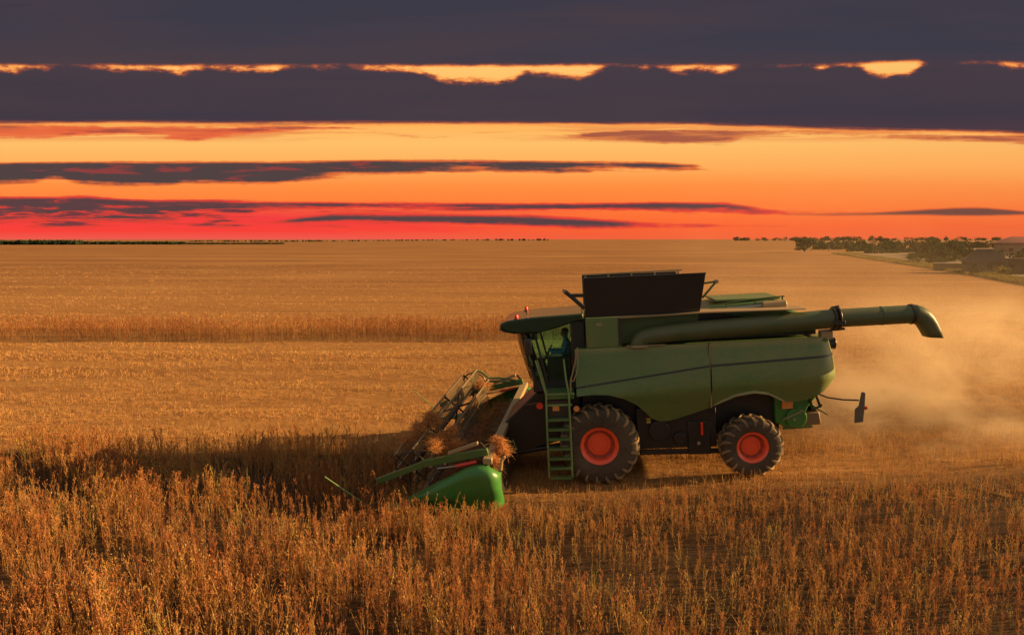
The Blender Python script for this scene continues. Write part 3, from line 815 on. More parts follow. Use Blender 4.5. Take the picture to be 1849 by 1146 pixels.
sw = [(-1.19 + .19 * math.sin(k) * .45, .19 * math.cos(k), 3.09 + .19 * math.sin(k) * .9) for k in np.linspace(0, 2 * math.pi, 25)]
st.tube(sw, .015, 8, False); st.build('steering_wheel', 'black', cab)
MB().prism([(-.98, 2.62), (-.62, 2.62), (-.60, 2.9), (-1.0, 2.88)], -.26, .26).prism([(-.64, 2.85), (-.56, 3.55), (-.50, 3.55), (-.55, 2.85)], -.25, .25).build('driver_seat', 'seat', cab, bevel=.03)
for s in (-1, 1):
    mr = MB().box(-1.73, -1.55, s * 1.33 - .11, s * 1.33 + .11, 3.24, 3.64).build('side_mirror', 'mirror', root, bevel=.04, seg=3)
    MB().bar((-1.64, s * 1.33, 3.6), (-1.75, s * 1.0, 3.78), .03).build('mirror_arm', 'dark', mr)
MB().box(-1.57, -1.552, -1.42, -1.24, 3.27, 3.61).build('sunlit_mirror_face', 'tan', root)  # tan plate painting the sunlit side of the near mirror

# platform, ladder and hand rails
MB().box(-1.26, -.56, -1.75, -.98, 2.18, 2.31).build('platform', 'green', root, bevel=.015)
MB().box(-1.27, -.55, -1.775, -1.755, 2.30, 2.335).box(-1.22, -.62, -1.775, -1.755, 2.02, 2.07).build('platform_edge', 'light', root)
ld = MB()
ld.tube([(-1.24, -1.78, 2.32), (-1.255, -1.80, 1.7), (-1.27, -1.83, .25)], .024, 8)
ld.tube([(-.69, -1.78, 2.32), (-.69, -1.80, 1.7), (-.70, -1.83, .25)], .026, 8)
ld = ld.build('ladder', 'light', root)
for k in range(7):
    z = 1.70 - k * .243
    MB().box(-1.235, -.715, -1.90, -1.74, z - .018, z + .018).box(-1.235, -.715, -1.905, -1.885, z - .03, z + .03).build('step', 'green', ld, bevel=.006)
MB().box(-1.20, -.72, -1.74, -1.72, 1.72, 2.15).build('kick_plate', 'dark', ld)
MB().box(-1.10, -.94, -1.755, -1.743, 1.90, 2.02).build('warning_decal', 'orange', ld)
MB().tube([(-1.46, -1.70, 3.16), (-1.35, -1.76, 2.75), (-1.24, -1.78, 2.31), (-1.25, -1.79, 1.72)], .022, 8).tube([(-1.42, -1.66, 3.16), (-1.31, -1.72, 2.75), (-1.22, -1.74, 2.31)], .016, 8).build('hand_rail', 'light', root)
MB().tube([(-.77, -1.76, 3.17), (-.74, -1.77, 2.7), (-.69, -1.78, 2.31), (-.69, -1.79, 1.75)], .023, 8).build('hand_rail', 'light', root)
MB().tube([(-.42, -1.66, 3.42), (-.50, -1.68, 3.05), (-.63, -1.70, 2.62), (-.64, -1.72, 2.33)], .018, 8).tube([(-.42, -1.68, 3.28), (-.44, -1.70, 2.9), (-.55, -1.71, 2.62), (-.64, -1.71, 2.60)], .014, 8).build('hand_rail', 'tan', root)
MB().tube([(-.52, -1.80, 1.95), (-.52, -1.83, 1.95)], .07, 14).build('reflector', 'orange', root)
MB().lathe([(.085, -.05), (.05, .05)], n=12).build('marker_lamp', 'red', root).location = (-1.42, -1.55, 2.0)
MB().bar((-1.42, -1.5, 2.0), (-1.30, -1.0, 2.1), .04).bar((-1.8, -1.45, 2.0), (-1.35, -1.5, 2.05), .03).build('lamp_bracket', 'dark', root)

# feeder house down to the header
fd = MB().prism([(-.4, 2.15), (-1.55, 2.15), (-2.5, 1.30), (-2.5, .45), (-.4, 1.0)], -.75, .75).tube([(-.5, -.6, .75), (-2.3, -.7, .55)], .07, 10)
fd.build('feeder_house', 'body_dark', root, bevel=.03)

# rear: chopper housing, spreader and marker
MB().prism([(4.35, 2.0), (5.25, 2.05), (5.40, 1.92), (5.15, 1.62), (4.95, 1.2), (4.6, 1.10), (4.35, 1.25)], -1.12, 1.12).build('straw_chopper', 'green_bright', root, bevel=.03)
MB().tube([(4.84, -1.14, 1.36), (4.84, -1.20, 1.36)], .25, 26).build('chopper_guard', 'green_bright', root, bevel=.02)
MB().tube([(4.78, -1.205, 1.33), (4.78, -1.23, 1.33)], .035, 10).tube([(4.96, -1.2, 1.55), (4.96, -1.22, 1.55)], .03, 10).bar((4.5, -1.21, 1.33), (5.0, -1.21, 1.55), .02, .03).build('guard_bolt', 'steel', root)
MB().box(4.50, 4.76, -1.20, -1.13, 1.60, 1.80).build('rear_reflector', 'orange', root, bevel=.01)
sp = MB().prism([(5.0, 1.42), (5.45, 1.45), (5.5, 1.12), (5.05, 1.10)], -1.0, 1.0)
sp = sp.build('chaff_spreader', 'brown', root, bevel=.03)
MB().prism([(5.16, 1.72), (5.66, 1.36), (5.66, 1.33), (5.12, 1.68)], -.95, .95).bar((4.55, -1.05, 1.07), (5.25, -1.05, 1.10), .05).build('tail_flap', 'green', root)
MB().bar((5.15, -1.15, 1.92), (5.24, -1.15, 1.52), .05).bar((5.30, -1.15, 1.95), (5.42, -1.15, 1.6), .05).bar((5.24, -1.15, 1.54), (5.46, -1.15, 1.66), .04).build('chopper_strut', 'dark', root)
ar = MB().tube([(5.35, -1.2, 1.95), (5.55, -1.25, 1.86), (5.9, -1.28, 1.80), (6.27, -1.28, 1.77)], .02, 8).build('marker_arm', 'dark', root)
mk = MB().prism([(6.33, 1.98), (6.42, 1.96), (6.40, 1.62), (6.36, 1.24), (6.16, 1.22), (6.17, 1.55), (6.26, 1.64), (6.29, 1.8)], -1.32, -1.28).build('marker_board', 'board', root, bevel=.012)
MB().tube([(6.41, -1.29, 1.58), (6.45, -1.29, 1.58)], .045, 10).build('tail_lamp', 'red', mk)

# ------------------------------------------------------------------ header and reel
HM = Matrix.Translation((-2.40, 0, 1.345)) @ Matrix.Rotation(R(-3.75), 4, 'Z') @ Matrix.Rotation(R(3.4), 4, 'X')
hd = MB()
hd.prism([(0.04, 0.0), (.10, 0.0), (.24, -1.02), (.18, -1.04)], -3.2, 3.2)                # back sheet
hd.prism([(0.2, -1.03), (-1.75, -1.10), (-1.75, -1.06), (.2, -.98)], -3.2, 3.2)           # floor
hd = hd.build('header', 'dark', root)
hd.matrix_local = HM
MB().box(-.07, .14, -3.25, 3.25, -.06, .08).build('top_beam', 'tan', hd, bevel=.015)
au = MB().tube([(-.55, -3.15, -.68), (-.55, 3.15, -.68)], .16, 18)
vs, fs = [], []
for k in range(241):
    v = -3.1 + 6.2 * k / 240; t = (abs(v) * 2 * math.pi / .5)
    for r in (.16, .31): vs.append((-.55 + r * math.cos(t), v, -.68 + r * math.sin(t)))
fs = [(2 * k, 2 * k + 1, 2 * k + 3, 2 * k + 2) for k in range(240)]
au.add(vs, fs).build('header_auger', 'brown', hd)
cb = MB().bar((-1.78, -3.2, -1.08), (-1.78, 3.2, -1.08), .06, .03)
for k in range(84):
    v = -3.15 + 6.3 * k / 83; cb.add([(-1.8, v - .02, -1.08), (-1.8, v + .02, -1.08), (-1.93, v, -1.09), (-1.8, v, -1.06)], [(0, 1, 2), (0, 2, 3), (1, 3, 2)])
cb.build('cutter_bar', 'steel', hd)
out_sh = [(.06, -.09), (.17, -.14), (.25, -.26), (.29, -.45), (.33, -1.02), (.25, -1.10), (-1.0, -1.13), (-1.95, -1.10), (-2.02, -1.0), (-1.86, -.84), (-1.05, -.42), (-.40, -.13), (-.12, -.08)]
for s in (-1, 1):
    top_s = interp([(-2.02, -.92), (-1.86, -.84), (-1.05, -.44), (-.40, -.13), (-.12, -.07), (.08, -.09), (.20, -.17), (.33, -.30)])
    bot_s = interp([(-2.02, -1.02), (-1.9, -1.10), (-1.0, -1.14), (.33, -1.08)])
    rows = []
    for x, a in [(x, 0) for x in np.linspace(-2.02, .06, 26)] + [(0, a) for a in np.linspace(0, math.pi / 2, 9)[1:]]:
        xx = x if a == 0 else .06 + .26 * math.sin(a)
        yin = .30 * (1 - math.cos(a)) + .16 * (1 - smooth_fn(-2.05, -1.2, xx))
        t0, b0 = top_s(xx), bot_s(xx); row = []
        for t in np.linspace(0, 1, 14):
            o2 = .17 * (1 - smooth_fn(.0, .62, t)) ** 1.2 + .09 * max(0, (t - .84) / .16) ** 2 + .02 * math.sin(xx * 4.1 + t * 5) * (1 - abs(2 * t - 1))
            row.append((xx - (.05 * (1 - t) if a == 0 else 0), s * (3.50 - yin - o2), b0 + (t0 - b0) * t))
        row.append((xx - .02, s * (3.22 - .5 * yin), t0 + .005 if a == 0 else t0 - .02))
        rows.append(row)
    es = MB().sheet(rows, -.02 * s).build('end_shield', 'green_bright', hd, 60)
    MB().box(-1.3, -1.26, s * 3.44 - .012, s * 3.44 + .012, -.86, -.60).build('shield_latch', 'dark', es)
    MB().tube([(-1.85, s * 3.36, -.98), (-2.4, s * 3.38, -1.08), (-2.95, s * 3.40, -1.14)], [.12, .075, .02], 12).build('crop_divider', 'green', es)
    MB().tube([(-2.7, s * 3.42, -1.08), (-3.25, s * 3.5, -.62), (-3.75, s * 3.56, -.20)], .014, 6).build('divider_rod', 'light', es)
    # reel arm
    am = MB().bar((.02, s * 3.02, .17), (-1.55, s * 3.02, -.12), .10, .17).bar((-1.5, s * 3.02, -.11), (-2.72, s * 3.02, -.55), .09, .14)
    am = am.build('reel_arm', 'green', hd, bevel=.012)
    MB().tube([(-.25, s * 3.08, -.06), (-.75, s * 3.08, -.16)], .04, 10).build('lift_cylinder', 'red', am)
    MB().tube([(-.75, s * 3.08, -.16), (-1.2, s * 3.06, -.22)], .022, 8).build('cylinder_rod', 'steel', am)
    MB().bar((-.20, s * 3.02, .37), (-.92, s * 3.02, .13), .10, .07).build('arm_guard', 'tan', am, bevel=.01)
    MB().bar((-.16, s * 3.02, .38), (-.02, s * 3.02, .20), .05).build('guard_stay', 'dark', am)
    for a_, c_2 in ((-1.0, -.12), (-1.35, -.18), (-1.75, -.30), (-2.1, -.43), (-2.45, -.56)):
        MB().tube([(a_, s * 3.07, c_2 + .02), (a_, s * 3.11, c_2 + .02)], .028, 8).build('arm_bolt', 'steel', am)
lp = MB().tube([(.22, -1.9, -.10), (.42, -1.9, .02), (.50, -1.9, -.22), (.26, -1.9, -.30)], .012, 6).build('hose_loop', 'light', hd)
MB().tube([(.30, -3.1, -.25), (.34, -3.1, -.02), (.42, -3.1, .06)], [.04, .035, .03], 10).build('parking_stand', 'tan', hd)

RA, RC, RR = 0.0, 0.0, .49
rl = MB().tube([(RA, -2.95, RC), (RA, 2.95, RC)], .075, 14).build('reel', 'dark', root)
rl.matrix_local = HM @ Matrix.Translation((-1.70, 0, -.06)) @ Matrix.Rotation(R(-3.9), 4, 'Z') @ Matrix.Rotation(R(4.2), 4, 'X')
NB = 6
for k in range(NB):
    t = 2 * math.pi * (k + .3) / NB
    x, z = RA + RR * math.cos(t), RC + RR * math.sin(t)
    tb = MB().tube([(x, -2.9, z), (x, 2.9, z)], .026, 8)
    for j in range(60):
        v = -2.86 + 5.72 * j / 59
        tb.tube([(x, v, z), (x + .06, v, z - .15), (x + .02, v, z - .30)], [.012, .012, .009], 4)
    tb.build('tine_bar', 'tine', rl, 60)
for v in (-2.88, -.95, .95, 2.88):
    sd = MB()
    for k in range(NB):
        t = 2 * math.pi * (k + .3) / NB
        sd.bar((RA, v, RC), (RA + RR * math.cos(t), v, RC + RR * math.sin(t)), .05, .02, up=(0, 1, 0))
    if abs(v) > 2:
        rgp = [(RA + RR * .78 * math.cos(a), v, RC + RR * .78 * math.sin(a)) for a in np.linspace(0, 2 * math.pi, 37)]
        sd.tube(rgp, .022, 6, False)
    sd.build('reel_spider', 'dark', rl)
# far end frame of the reel drive
MB().tube([(-.02, 2.99, .16), (-.7, 2.99, .30), (-1.05, 2.99, .30), (-1.30, 2.99, .52), (-1.50, 2.99, .56), (-1.62, 2.99, .40), (-1.58, 2.99, .16), (-1.05, 2.99, .20), (-.7, 2.99, .20), (-.02, 2.99, .10)], .036, 8).build('reel_drive_frame', 'green', hd)


# ------------------------------------------------------------------ the driver
def skinned(name, verts, edges, radii, parent=None, mat=None, sub=2):
    me = bpy.data.meshes.new(name); me.from_pydata([tuple(v) for v in verts], edges, [])
    o = link(name, me, mat, parent)
    md = o.modifiers.new('skin', 'SKIN')
    for sv, r in zip(me.skin_vertices[0].data, radii): sv.radius = (r, r) if not isinstance(r, tuple) else r
    me.skin_vertices[0].data[0].use_root = True
    ss = o.modifiers.new('sub', 'SUBSURF'); ss.levels = sub; ss.render_levels = sub
    me.polygons.foreach_set('use_smooth', [])
    return o


me_v = [(-.72, 0, 2.98), (-.71, 0, 3.10), (-.70, 0, 3.24), (-.71, 0, 3.36), (-.72, 0, 3.43), (-.735, 0, 3.50), (-.74, 0, 3.59), (-.735, 0, 3.66)]
me_r = [(.13, .16), (.12, .15), (.13, .17), (.09, .12), .052, .075, .098, .06]
ed = [(i, i + 1) for i in range(7)]
def limb(start, pts, rs):
    prev = start
    for q_, r_ in zip(pts, rs):
        me_v.append(q_); me_r.append(r_); ed.append((prev, len(me_v) - 1)); prev = len(me_v) - 1
    return prev
for s in (-1, 1):
    hnd = limb(3, [(-.71, s * .17, 3.33), (-.78, s * .23, 3.10), (-.98, s * .19, 3.08), (-1.09, s * .17, 3.11), (-1.15, s * .165, 3.13)], [.07, .05, .042, .03, .034])
    for f in range(4):
        limb(hnd, [(-1.19, s * (.14 + .02 * f), 3.145), (-1.215, s * (.14 + .02 * f), 3.12), (-1.20, s * (.14 + .02 * f), 3.10)], [.009, .009, .008])
    limb(hnd, [(-1.16, s * .125, 3.12), (-1.19, s * .115, 3.125)], [.010, .009])
    limb(0, [(-.80, s * .11, 2.95), (-1.14, s * .14, 2.96), (-1.18, s * .14, 2.72), (-1.20, s * .14, 2.66), (-1.32, s * .14, 2.65)], [.10, .065, .055, .04, .035])
drv = skinned('person', me_v, ed, me_r, None, 'shirt')
drv.matrix_world = CM
tag(drv, 'driver in a blue shirt sitting at the wheel inside the glass cab', 'person')
hd_ = MB()
hd_.lathe([(0, -.125), (.035, -.118), (.062, -.095), (.080, -.05), (.088, .0), (.088, .045), (.075, .09), (.045, .118), (0, .126)], n=20)
face = []
for (x, y, z) in hd_.v:
    k = 1.12 if x < 0 else 1.0
    face.append((x * k - (.012 if (y < -.03 and x < -.02) else 0), z * .86, y))
hd_.v = face
hd_.add([(-.094, -.014, -.028), (-.094, .014, -.028), (-.098, 0, .02), (-.122, 0, -.022)], [(0, 1, 3), (1, 2, 3), (2, 0, 3)])   # nose
for s in (-1, 1): hd_.tube([(.0, s * .076, -.01), (.01, s * .090, .0)], [.02, .028], 8)
head = hd_.build('head', 'skin', drv, 60); head.location = (-.745, 0, 3.575)
hr = MB(); hr.v = []; hr.lathe([(.093, .02), (.092, .06), (.078, .10), (.046, .13), (0, .138)], n=20)
hr.v = [(x * 1.05 + .01, z * .9, y) for x, y, z in hr.v]
hr.build('hair', 'hair', head, 60)
for s in (-1, 1): MB().tube([(-.088, s * .032, .022), (-.096, s * .032, .022)], .010, 8).build('eye', 'hair', head)
MB().bar((-.097, -.022, -.062), (-.097, .022, -.062), .006, .007).build('mouth', 'red', head)

# ------------------------------------------------------------------ plants
def unit(v): return v / (np.linalg.norm(v, axis=-1, keepdims=True) + 1e-9)


def ribbon(a, b, w0, w1, side):
    """one quad between points a, b (n,3) with widths and a side vector"""
    return np.stack([a - side * w0, a + side * w0, b + side * w1, b - side * w1], 1)


def plant_variant(H, nb, lod, spread=1.0):
    """one dry branching weed-like stalk: (quads, kind)"""
    Q, K = [], []
    lean = rng.normal(0, .06, 2)
    def at(h): return np.array([lean[0] * h * h / H, lean[1] * h * h / H, h])
    nseg = 3 if lod else 5
    hs = np.linspace(0, H * .93, nseg + 1)
    for sd in (0, 1):
        ang = rng.uniform(0, math.pi)
        s = np.array([math.cos(ang + sd * 1.57), math.sin(ang + sd * 1.57), 0])
        for i in range(nseg):
            w = .0055 * (1 - .7 * i / nseg) * (1.6 if lod else 1)
            Q.append(ribbon(at(hs[i])[None], at(hs[i + 1])[None], w, w * .8, s)[0]); K.append(0)
    for j in range(nb):
        f = rng.uniform(.30, .98) if j < nb - 3 else rng.uniform(.8, 1.0)
        h = H * f * .95; o = at(h)
        az = rng.uniform(0, 2 * math.pi); el = R(rng.uniform(56, 82))
        L = H * rng.uniform(.14, .36) * (1.15 - .6 * f) * spread
        d = np.array([math.cos(az) * math.cos(el), math.sin(az) * math.cos(el), math.sin(el)])
        e = o + d * L
        s = unit(np.cross(d, rng.normal(0, 1, 3)))
        Q.append(ribbon(o[None], e[None], .003 * (1.5 if lod else 1), .002, s)[0]); K.append(0)
        nl = 2 if lod else int(rng.integers(5, 9))
        for k in range(nl):
            g = (k + rng.uniform(.2, .9)) / nl * .8 + .25
            c = o + d * L * g + rng.normal(0, .006, 3)
            ld_ = unit(d + rng.normal(0, .42, 3)); sv = unit(np.cross(ld_, rng.normal(0, 1, 3)))
            l = rng.uniform(.009, .022) * (2.0 if lod else 1); w = l * rng.uniform(.20, .40)
            Q.append(np.stack([c - ld_ * l * .6, c + sv * w, c + ld_ * l, c - sv * w])); K.append(1)
    for k in range(0 if lod else 5):        # a few withered leaves low down
        c = at(H * rng.uniform(.1, .55)); az = rng.uniform(0, 6.28)
        d = np.array([math.cos(az), math.sin(az), rng.uniform(-.6, .5)]); sv = unit(np.cross(d, [0, 0, 1.0]))
        l = rng.uniform(.04, .10)
        Q.append(np.stack([c, c + d * l * .5 + sv * .008, c + d * l, c + d * l * .5 - sv * .008])); K.append(rng.uniform(0.2, .8))
    return np.array(Q), np.array(K, float)


def scatter(name, pts, variants, scale, mat, tint):
    """copies of the variants at pts (n,3), merged"""
    n = len(pts); which = rng.integers(0, len(variants), n); az = rng.uniform(0, 2 * math.pi, n)
    QQ, KK, TT = [], [], []
    for vi, (Q, K) in enumerate(variants):
        ii = np.nonzero(which == vi)[0]
        if not len(ii): continue
        c, s = np.cos(az[ii]), np.sin(az[ii]); sc_ = scale[ii]
        q_ = Q[None] * sc_[:, None, None, None]
        x = q_[..., 0] * c[:, None, None] - q_[..., 1] * s[:, None, None]
        y = q_[..., 0] * s[:, None, None] + q_[..., 1] * c[:, None, None]
        w = np.stack([x, y, q_[..., 2]], -1) + pts[ii][:, None, None, :]
        QQ.append(w.reshape(-1, 4, 3)); KK.append(np.tile(K, len(ii)))
        TT.append((np.repeat(tint[ii], len(K)) + rng.normal(0, .10, len(ii) * len(K))).clip(0, 1))
    return big_mesh(name, np.concatenate(QQ), mat, np.concatenate(TT), np.concatenate(KK))


def patchy(X, Y, s=1.0, seed=0.0):
    return (np.sin(X * 1.3 * s + 2.1 * np.sin(Y * .9 * s + seed)) + np.sin(Y * 1.7 * s + 1.7 * np.sin(X * .6 * s + seed * 2)) + np.sin((X + Y) * 2.9 * s + seed)) / 3


N_ = 34000
X = rng.uniform(-21, 21, N_); Y = rng.uniform(7.6, 20.2, N_)
edge = 19.75 + .25 * np.sin(X * .8) + rng.normal(0, .12, N_)
lane = 14.35 + 1.0 * smooth_fn(-.3, 1.0, X) + .12 * np.sin(X * 1.7) + rng.normal(0, .10, N_)
ahead_ = X < -2.35 + .2 * np.sin(Y * 3) + rng.normal(0, .08, N_)
keep = np.where(ahead_, Y < edge, Y < lane)
pt = patchy(X, Y, .8)
keep &= rng.uniform(0, 1, N_) < (.60 + .52 * pt) * (1 - .22 * smooth_fn(-2, 2, X))
keep &= np.abs(X) < 5.5 + Y * .85
X, Y, pt = X[keep], Y[keep], pt[keep]
xe, ye = rng.uniform(-3.6, -.1, 260), rng.normal(13.75, .30, 260)
X, Y, pt = np.append(X, xe), np.append(Y, ye), np.append(pt, np.zeros(260))
P_ = np.stack([X, Y, hgt(X, Y) - .01], -1)
left_w = smooth_fn(1.5, -4.0, X)
scl = (.70 + .30 * left_w) * rng.uniform(.62, 1.25, len(X)) * (1 + .12 * pt) * (1 + .18 * smooth_fn(13, 9, Y)) * (1 - .45 * smooth_fn(13.6, 15.2, Y) * smooth_fn(-2.2, 0, X)) * (1 - .30 * smooth_fn(12.6, 14.0, Y) * smooth_fn(16.4, 15.4, Y) * smooth_fn(-7.5, -5.0, X) * smooth_fn(-2.2, -3.0, X))
tint = (.45 + .26 * patchy(X, Y, .45, 2.0) + rng.normal(0, .20, len(X))).clip(0, 1)
gold = rng.uniform(0, 1, len(X)) < (.27 + .28 * patchy(X, Y, .6, 5.0) + .03 * (1 - left_w)).clip(.05, .8)
vars_ = [plant_variant(rng.uniform(.58, .84), int(rng.integers(8, 16)), False) for _ in range(16)]
o = scatter('standing_crop', P_[~gold], vars_, scl[~gold], 'crop', tint[~gold])
tag(o, 'tall reddish brown dry crop still standing in the foreground and ahead of the header', 'crop', kind='stuff')


def stalk_variant(H):
    """thin upright stalks with a narrow seed plume, a few stems from one root"""
    Q, K = [], []
    for _ in range(int(rng.integers(2, 5))):
        az = rng.uniform(0, 6.283); tl = abs(rng.normal(0, .16)); d = np.array([math.cos(az) * math.sin(tl), math.sin(az) * math.sin(tl), math.cos(tl)])
        h = H * rng.uniform(.6, 1.05); o_ = np.array([rng.normal(0, .02), rng.normal(0, .02), 0]); bend = np.array([math.cos(az), math.sin(az), -.3]) * rng.uniform(.0, .10)
        for sd in (0, 1):
            s = unit(np.cross(d, rng.normal(0, 1, 3)))
            for i in range(4):
                f0, f1 = i / 4, (i + 1) / 4
                Q.append(ribbon((o_ + d * h * f0 + bend * f0 * f0)[None], (o_ + d * h * f1 + bend * f1 * f1)[None], .0042 * (1 - .6 * f0), .0042 * (1 - .6 * f1), s)[0]); K.append(0)
        for k in range(int(rng.integers(9, 18))):
            f = rng.uniform(.55, 1.04); c = o_ + d * h * f + bend * f * f + rng.normal(0, .010 + .03 * (1.04 - f), 3)
            ld_ = unit(d + rng.normal(0, .30, 3)); sv = unit(np.cross(ld_, rng.normal(0, 1, 3))); l = rng.uniform(.012, .030); w = l * rng.uniform(.16, .30)
            Q.append(np.stack([c - ld_ * l * .6, c + sv * w, c + ld_ * l, c - sv * w])); K.append(1)
    for k in range(3):
        az = rng.uniform(0, 6.28); d = np.array([math.cos(az) * .5, math.sin(az) * .5, .8]); c = np.array([0, 0, H * rng.uniform(.05, .4)]); l = rng.uniform(.12, .26); s = unit(np.cross(d, [0, 0, 1.0]))
        e = c + d * l + np.array([math.cos(az) * .05, math.sin(az) * .05, -.06])
        Q.append(ribbon(c[None], e[None], .006, .001, s)[0]); K.append(.3)
    return np.array(Q), np.array(K, float)


sv_ = [stalk_variant(rng.uniform(.60, .86)) for _ in range(16)]
o = scatter('dry_grass', P_[gold], sv_, scl[gold], 'crop_gold', (.40 + .35 * patchy(X, Y, .5, 8.0) + rng.normal(0, .22, len(X))).clip(0, 1)[gold])
tag(o, 'thin golden and greenish stalks growing among the reddish dry crop', 'dry grass', kind='stuff')
print('crop plants', len(X))

# the strip left standing across the field
N_ = 6800
X = rng.uniform(-46, 12, N_); Y = rng.uniform(40.4, 46.5, N_) + .15 * np.sin(X * .5)
k2 = rng.uniform(0, 1, N_) < .75 + .4 * patchy(X, Y, .3)
X, Y = X[k2], Y[k2]
vars_l = [plant_variant(rng.uniform(.75, 1.0), int(rng.integers(8, 12)), True, 1.1) for _ in range(10)]
o = scatter('crop_strip', np.stack([X, Y, hgt(X, Y)], -1), vars_l, rng.uniform(.75, 1.15, len(X)), 'crop', (.24 + .25 * patchy(X, Y, .2, 4) + rng.normal(0, .2, len(X))).clip(0, 1))
tag(o, 'long strip of uncut reddish crop standing across the middle of the stubble field', 'crop', kind='stuff')
# thin regrowth on the right
N_ = 1500
X = rng.normal(19.5, 4.5, N_); Y = rng.normal(30.5, 3.0, N_)
o = scatter('weeds', np.stack([X, Y, hgt(X, Y)], -1), vars_l, rng.uniform(.2, .45, N_), 'crop', rng.uniform(0, .5, N_))
tag(o, 'patch of low reddish weeds in the stubble behind the combine', 'weeds', kind='stuff')


def blades(X, Y, Z, hmin, hmax, w, per, spread, flatp=0.15):
    """tufts of straw stubble: per blades at each point"""
    n = len(X) * per
    bx = np.repeat(X, per) + rng.normal(0, spread, n); by = np.repeat(Y, per) + rng.normal(0, spread, n); bz = np.repeat(Z, per)
    h = rng.uniform(hmin, hmax, n); az = rng.uniform(0, 6.283, n); ln = np.abs(rng.normal(0, .28, n))
    lying = rng.uniform(0, 1, n) < flatp
    ln = np.where(lying, rng.uniform(1.2, 1.5, n), ln); h = np.where(lying, h * 1.4, h)
    d = np.stack([np.cos(az) * np.sin(ln), np.sin(az) * np.sin(ln), np.cos(ln)], -1)
    a2 = rng.uniform(0, 6.283, n); s = np.stack([np.cos(a2), np.sin(a2), np.zeros(n)], -1)
    s = unit(np.cross(d, s + d * .01))
    a = np.stack([bx, by, bz + np.where(lying, .03, 0)], -1)
    ww = (w * rng.uniform(.6, 1.3, n))[:, None]
    return ribbon(a, a + d * h[:, None], ww, ww * .6, s)


QQ, TT, KK = [], [], []
def lay_stubble(x0, x1, y0, y1, dens, hmin, hmax, w, per, spread, rowstep, keepf=None, flatp=.15):
    n = int((x1 - x0) * (y1 - y0) * dens)
    X = rng.uniform(x0, x1, n); Y = rng.uniform(y0, y1, n)
    row = np.round((Y + .25 * np.sin(X * .11)) / rowstep); Y = row * rowstep - .25 * np.sin(X * .11) + rng.normal(0, rowstep * .16, n)
    rowr = np.random.default_rng(3).uniform(0, 1, 4000)[(row.astype(int) + 500) % 4000]
    pn = patchy(X * .25, Y, .9, 1.0)
    bi = np.floor((Y + .5 * np.sin(X * .045) + .15 * np.sin(X * .31)) / max(.55, Y.mean() * .028)).astype(int)
    band = np.random.default_rng(8).uniform(0, 1, 4000)[(bi + 500) % 4000]; rowr = rowr * .35 + band * .65
    k = rng.uniform(0, 1, n) < (.04 + 1.15 * rowr + .40 * pn).clip(.04, 1)
    if keepf is not None: k &= keepf(X, Y)
    X, Y, rowr, pn = X[k], Y[k], rowr[k], pn[k]
    q = blades(X, Y, hgt(X, Y) - .005, hmin, hmax, w, per, spread, flatp)
    QQ.append(q); KK.append((rng.uniform(0, 1, len(q)) < .5).astype(float))
    TT.append((np.repeat(.25 + .35 * rowr + .2 * pn, per) + rng.normal(0, .2, len(q))).clip(0, 1))


lane_ok = lambda X, Y: (Y > 14.1) & ((X > -2.4) | (Y > 19.6))
lay_stubble(-20, 24, 14.0, 21, 70, .08, .24, .0032, 4, .05, .19, lane_ok, .28)
lay_stubble(4.5, 22, 14.6, 18.5, 60, .16, .34, .004, 3, .05, .19, None, .1)
lay_stubble(-28, 30, 21, 29, 75, .07, .17, .0042, 4, .06, .21, None, .3)
lay_stubble(-42, 42, 29, 46, 30, .08, .18, .0062, 4, .08, .26, lambda X, Y: ~((X < 12) & (Y > 40.3)), .28)
lay_stubble(-110, 90, 96, 165, 1.3, .08, .20, .013, 4, .2, .8, lambda X, Y: rng.uniform(0, 1, len(X)) < (175 - Y) / 70, .25)
lay_stubble(-64, 60, 46, 100, 5.5, .08, .20, .010, 4, .14, .45, lambda X, Y: rng.uniform(0, 1, len(X)) < (104 - Y) / 58, .25)
o = big_mesh('stubble', np.concatenate(QQ), 'stubble', np.concatenate(TT), np.concatenate(KK))
tag(o, 'short golden straw stubble in rows across the cut field', 'stubble', kind='stuff')
print('stubble', sum(len(q) for q in QQ))


# loose straw lying on the machine
def straw_clump(label, c, r, n, hang=0.0, lmin=.10, lmax=.30):
    c = np.array(HM_W @ Vector(c)); n = int(n)
    sub = rng.normal(0, .48, (6, 3)); sz = rng.uniform(.25, .62, 6); wh = rng.choice(6, n, p=sz ** 2 / (sz ** 2).sum())
    u = (sub[wh] + unit(rng.normal(0, 1, (n, 3))) * (rng.uniform(0, 1, (n, 1)) ** .6) * sz[wh][:, None]) * np.array(r)
    a = c + u; d = unit(rng.normal(0, 1, (n, 3)) * np.array([1.1, .8, .55]) + u / np.array(r) * .12 + np.array([0, 0, -hang]))
    L = rng.uniform(lmin, lmax, (n, 1)) * np.where(rng.uniform(0, 1, (n, 1)) < .04, 1.6, .75); bend = unit(d + rng.normal(0, .35, (n, 3)))
    s = unit(np.cross(d, rng.normal(0, 1, (n, 3))))
    b = a + d * L * .5; e = b + bend * L * .5
    q = np.concatenate([ribbon(a, b, .004, .004, s), ribbon(b, e, .004, .002, s)])
    t_ = rng.uniform(0, 1, n); k = rng.uniform(0, 1, n)
    o = big_mesh('straw_clump', q, 'straw', np.tile(t_, 2), np.tile(k, 2))
    return tag(o, label, 'straw', 'straw caught on the header and reel')


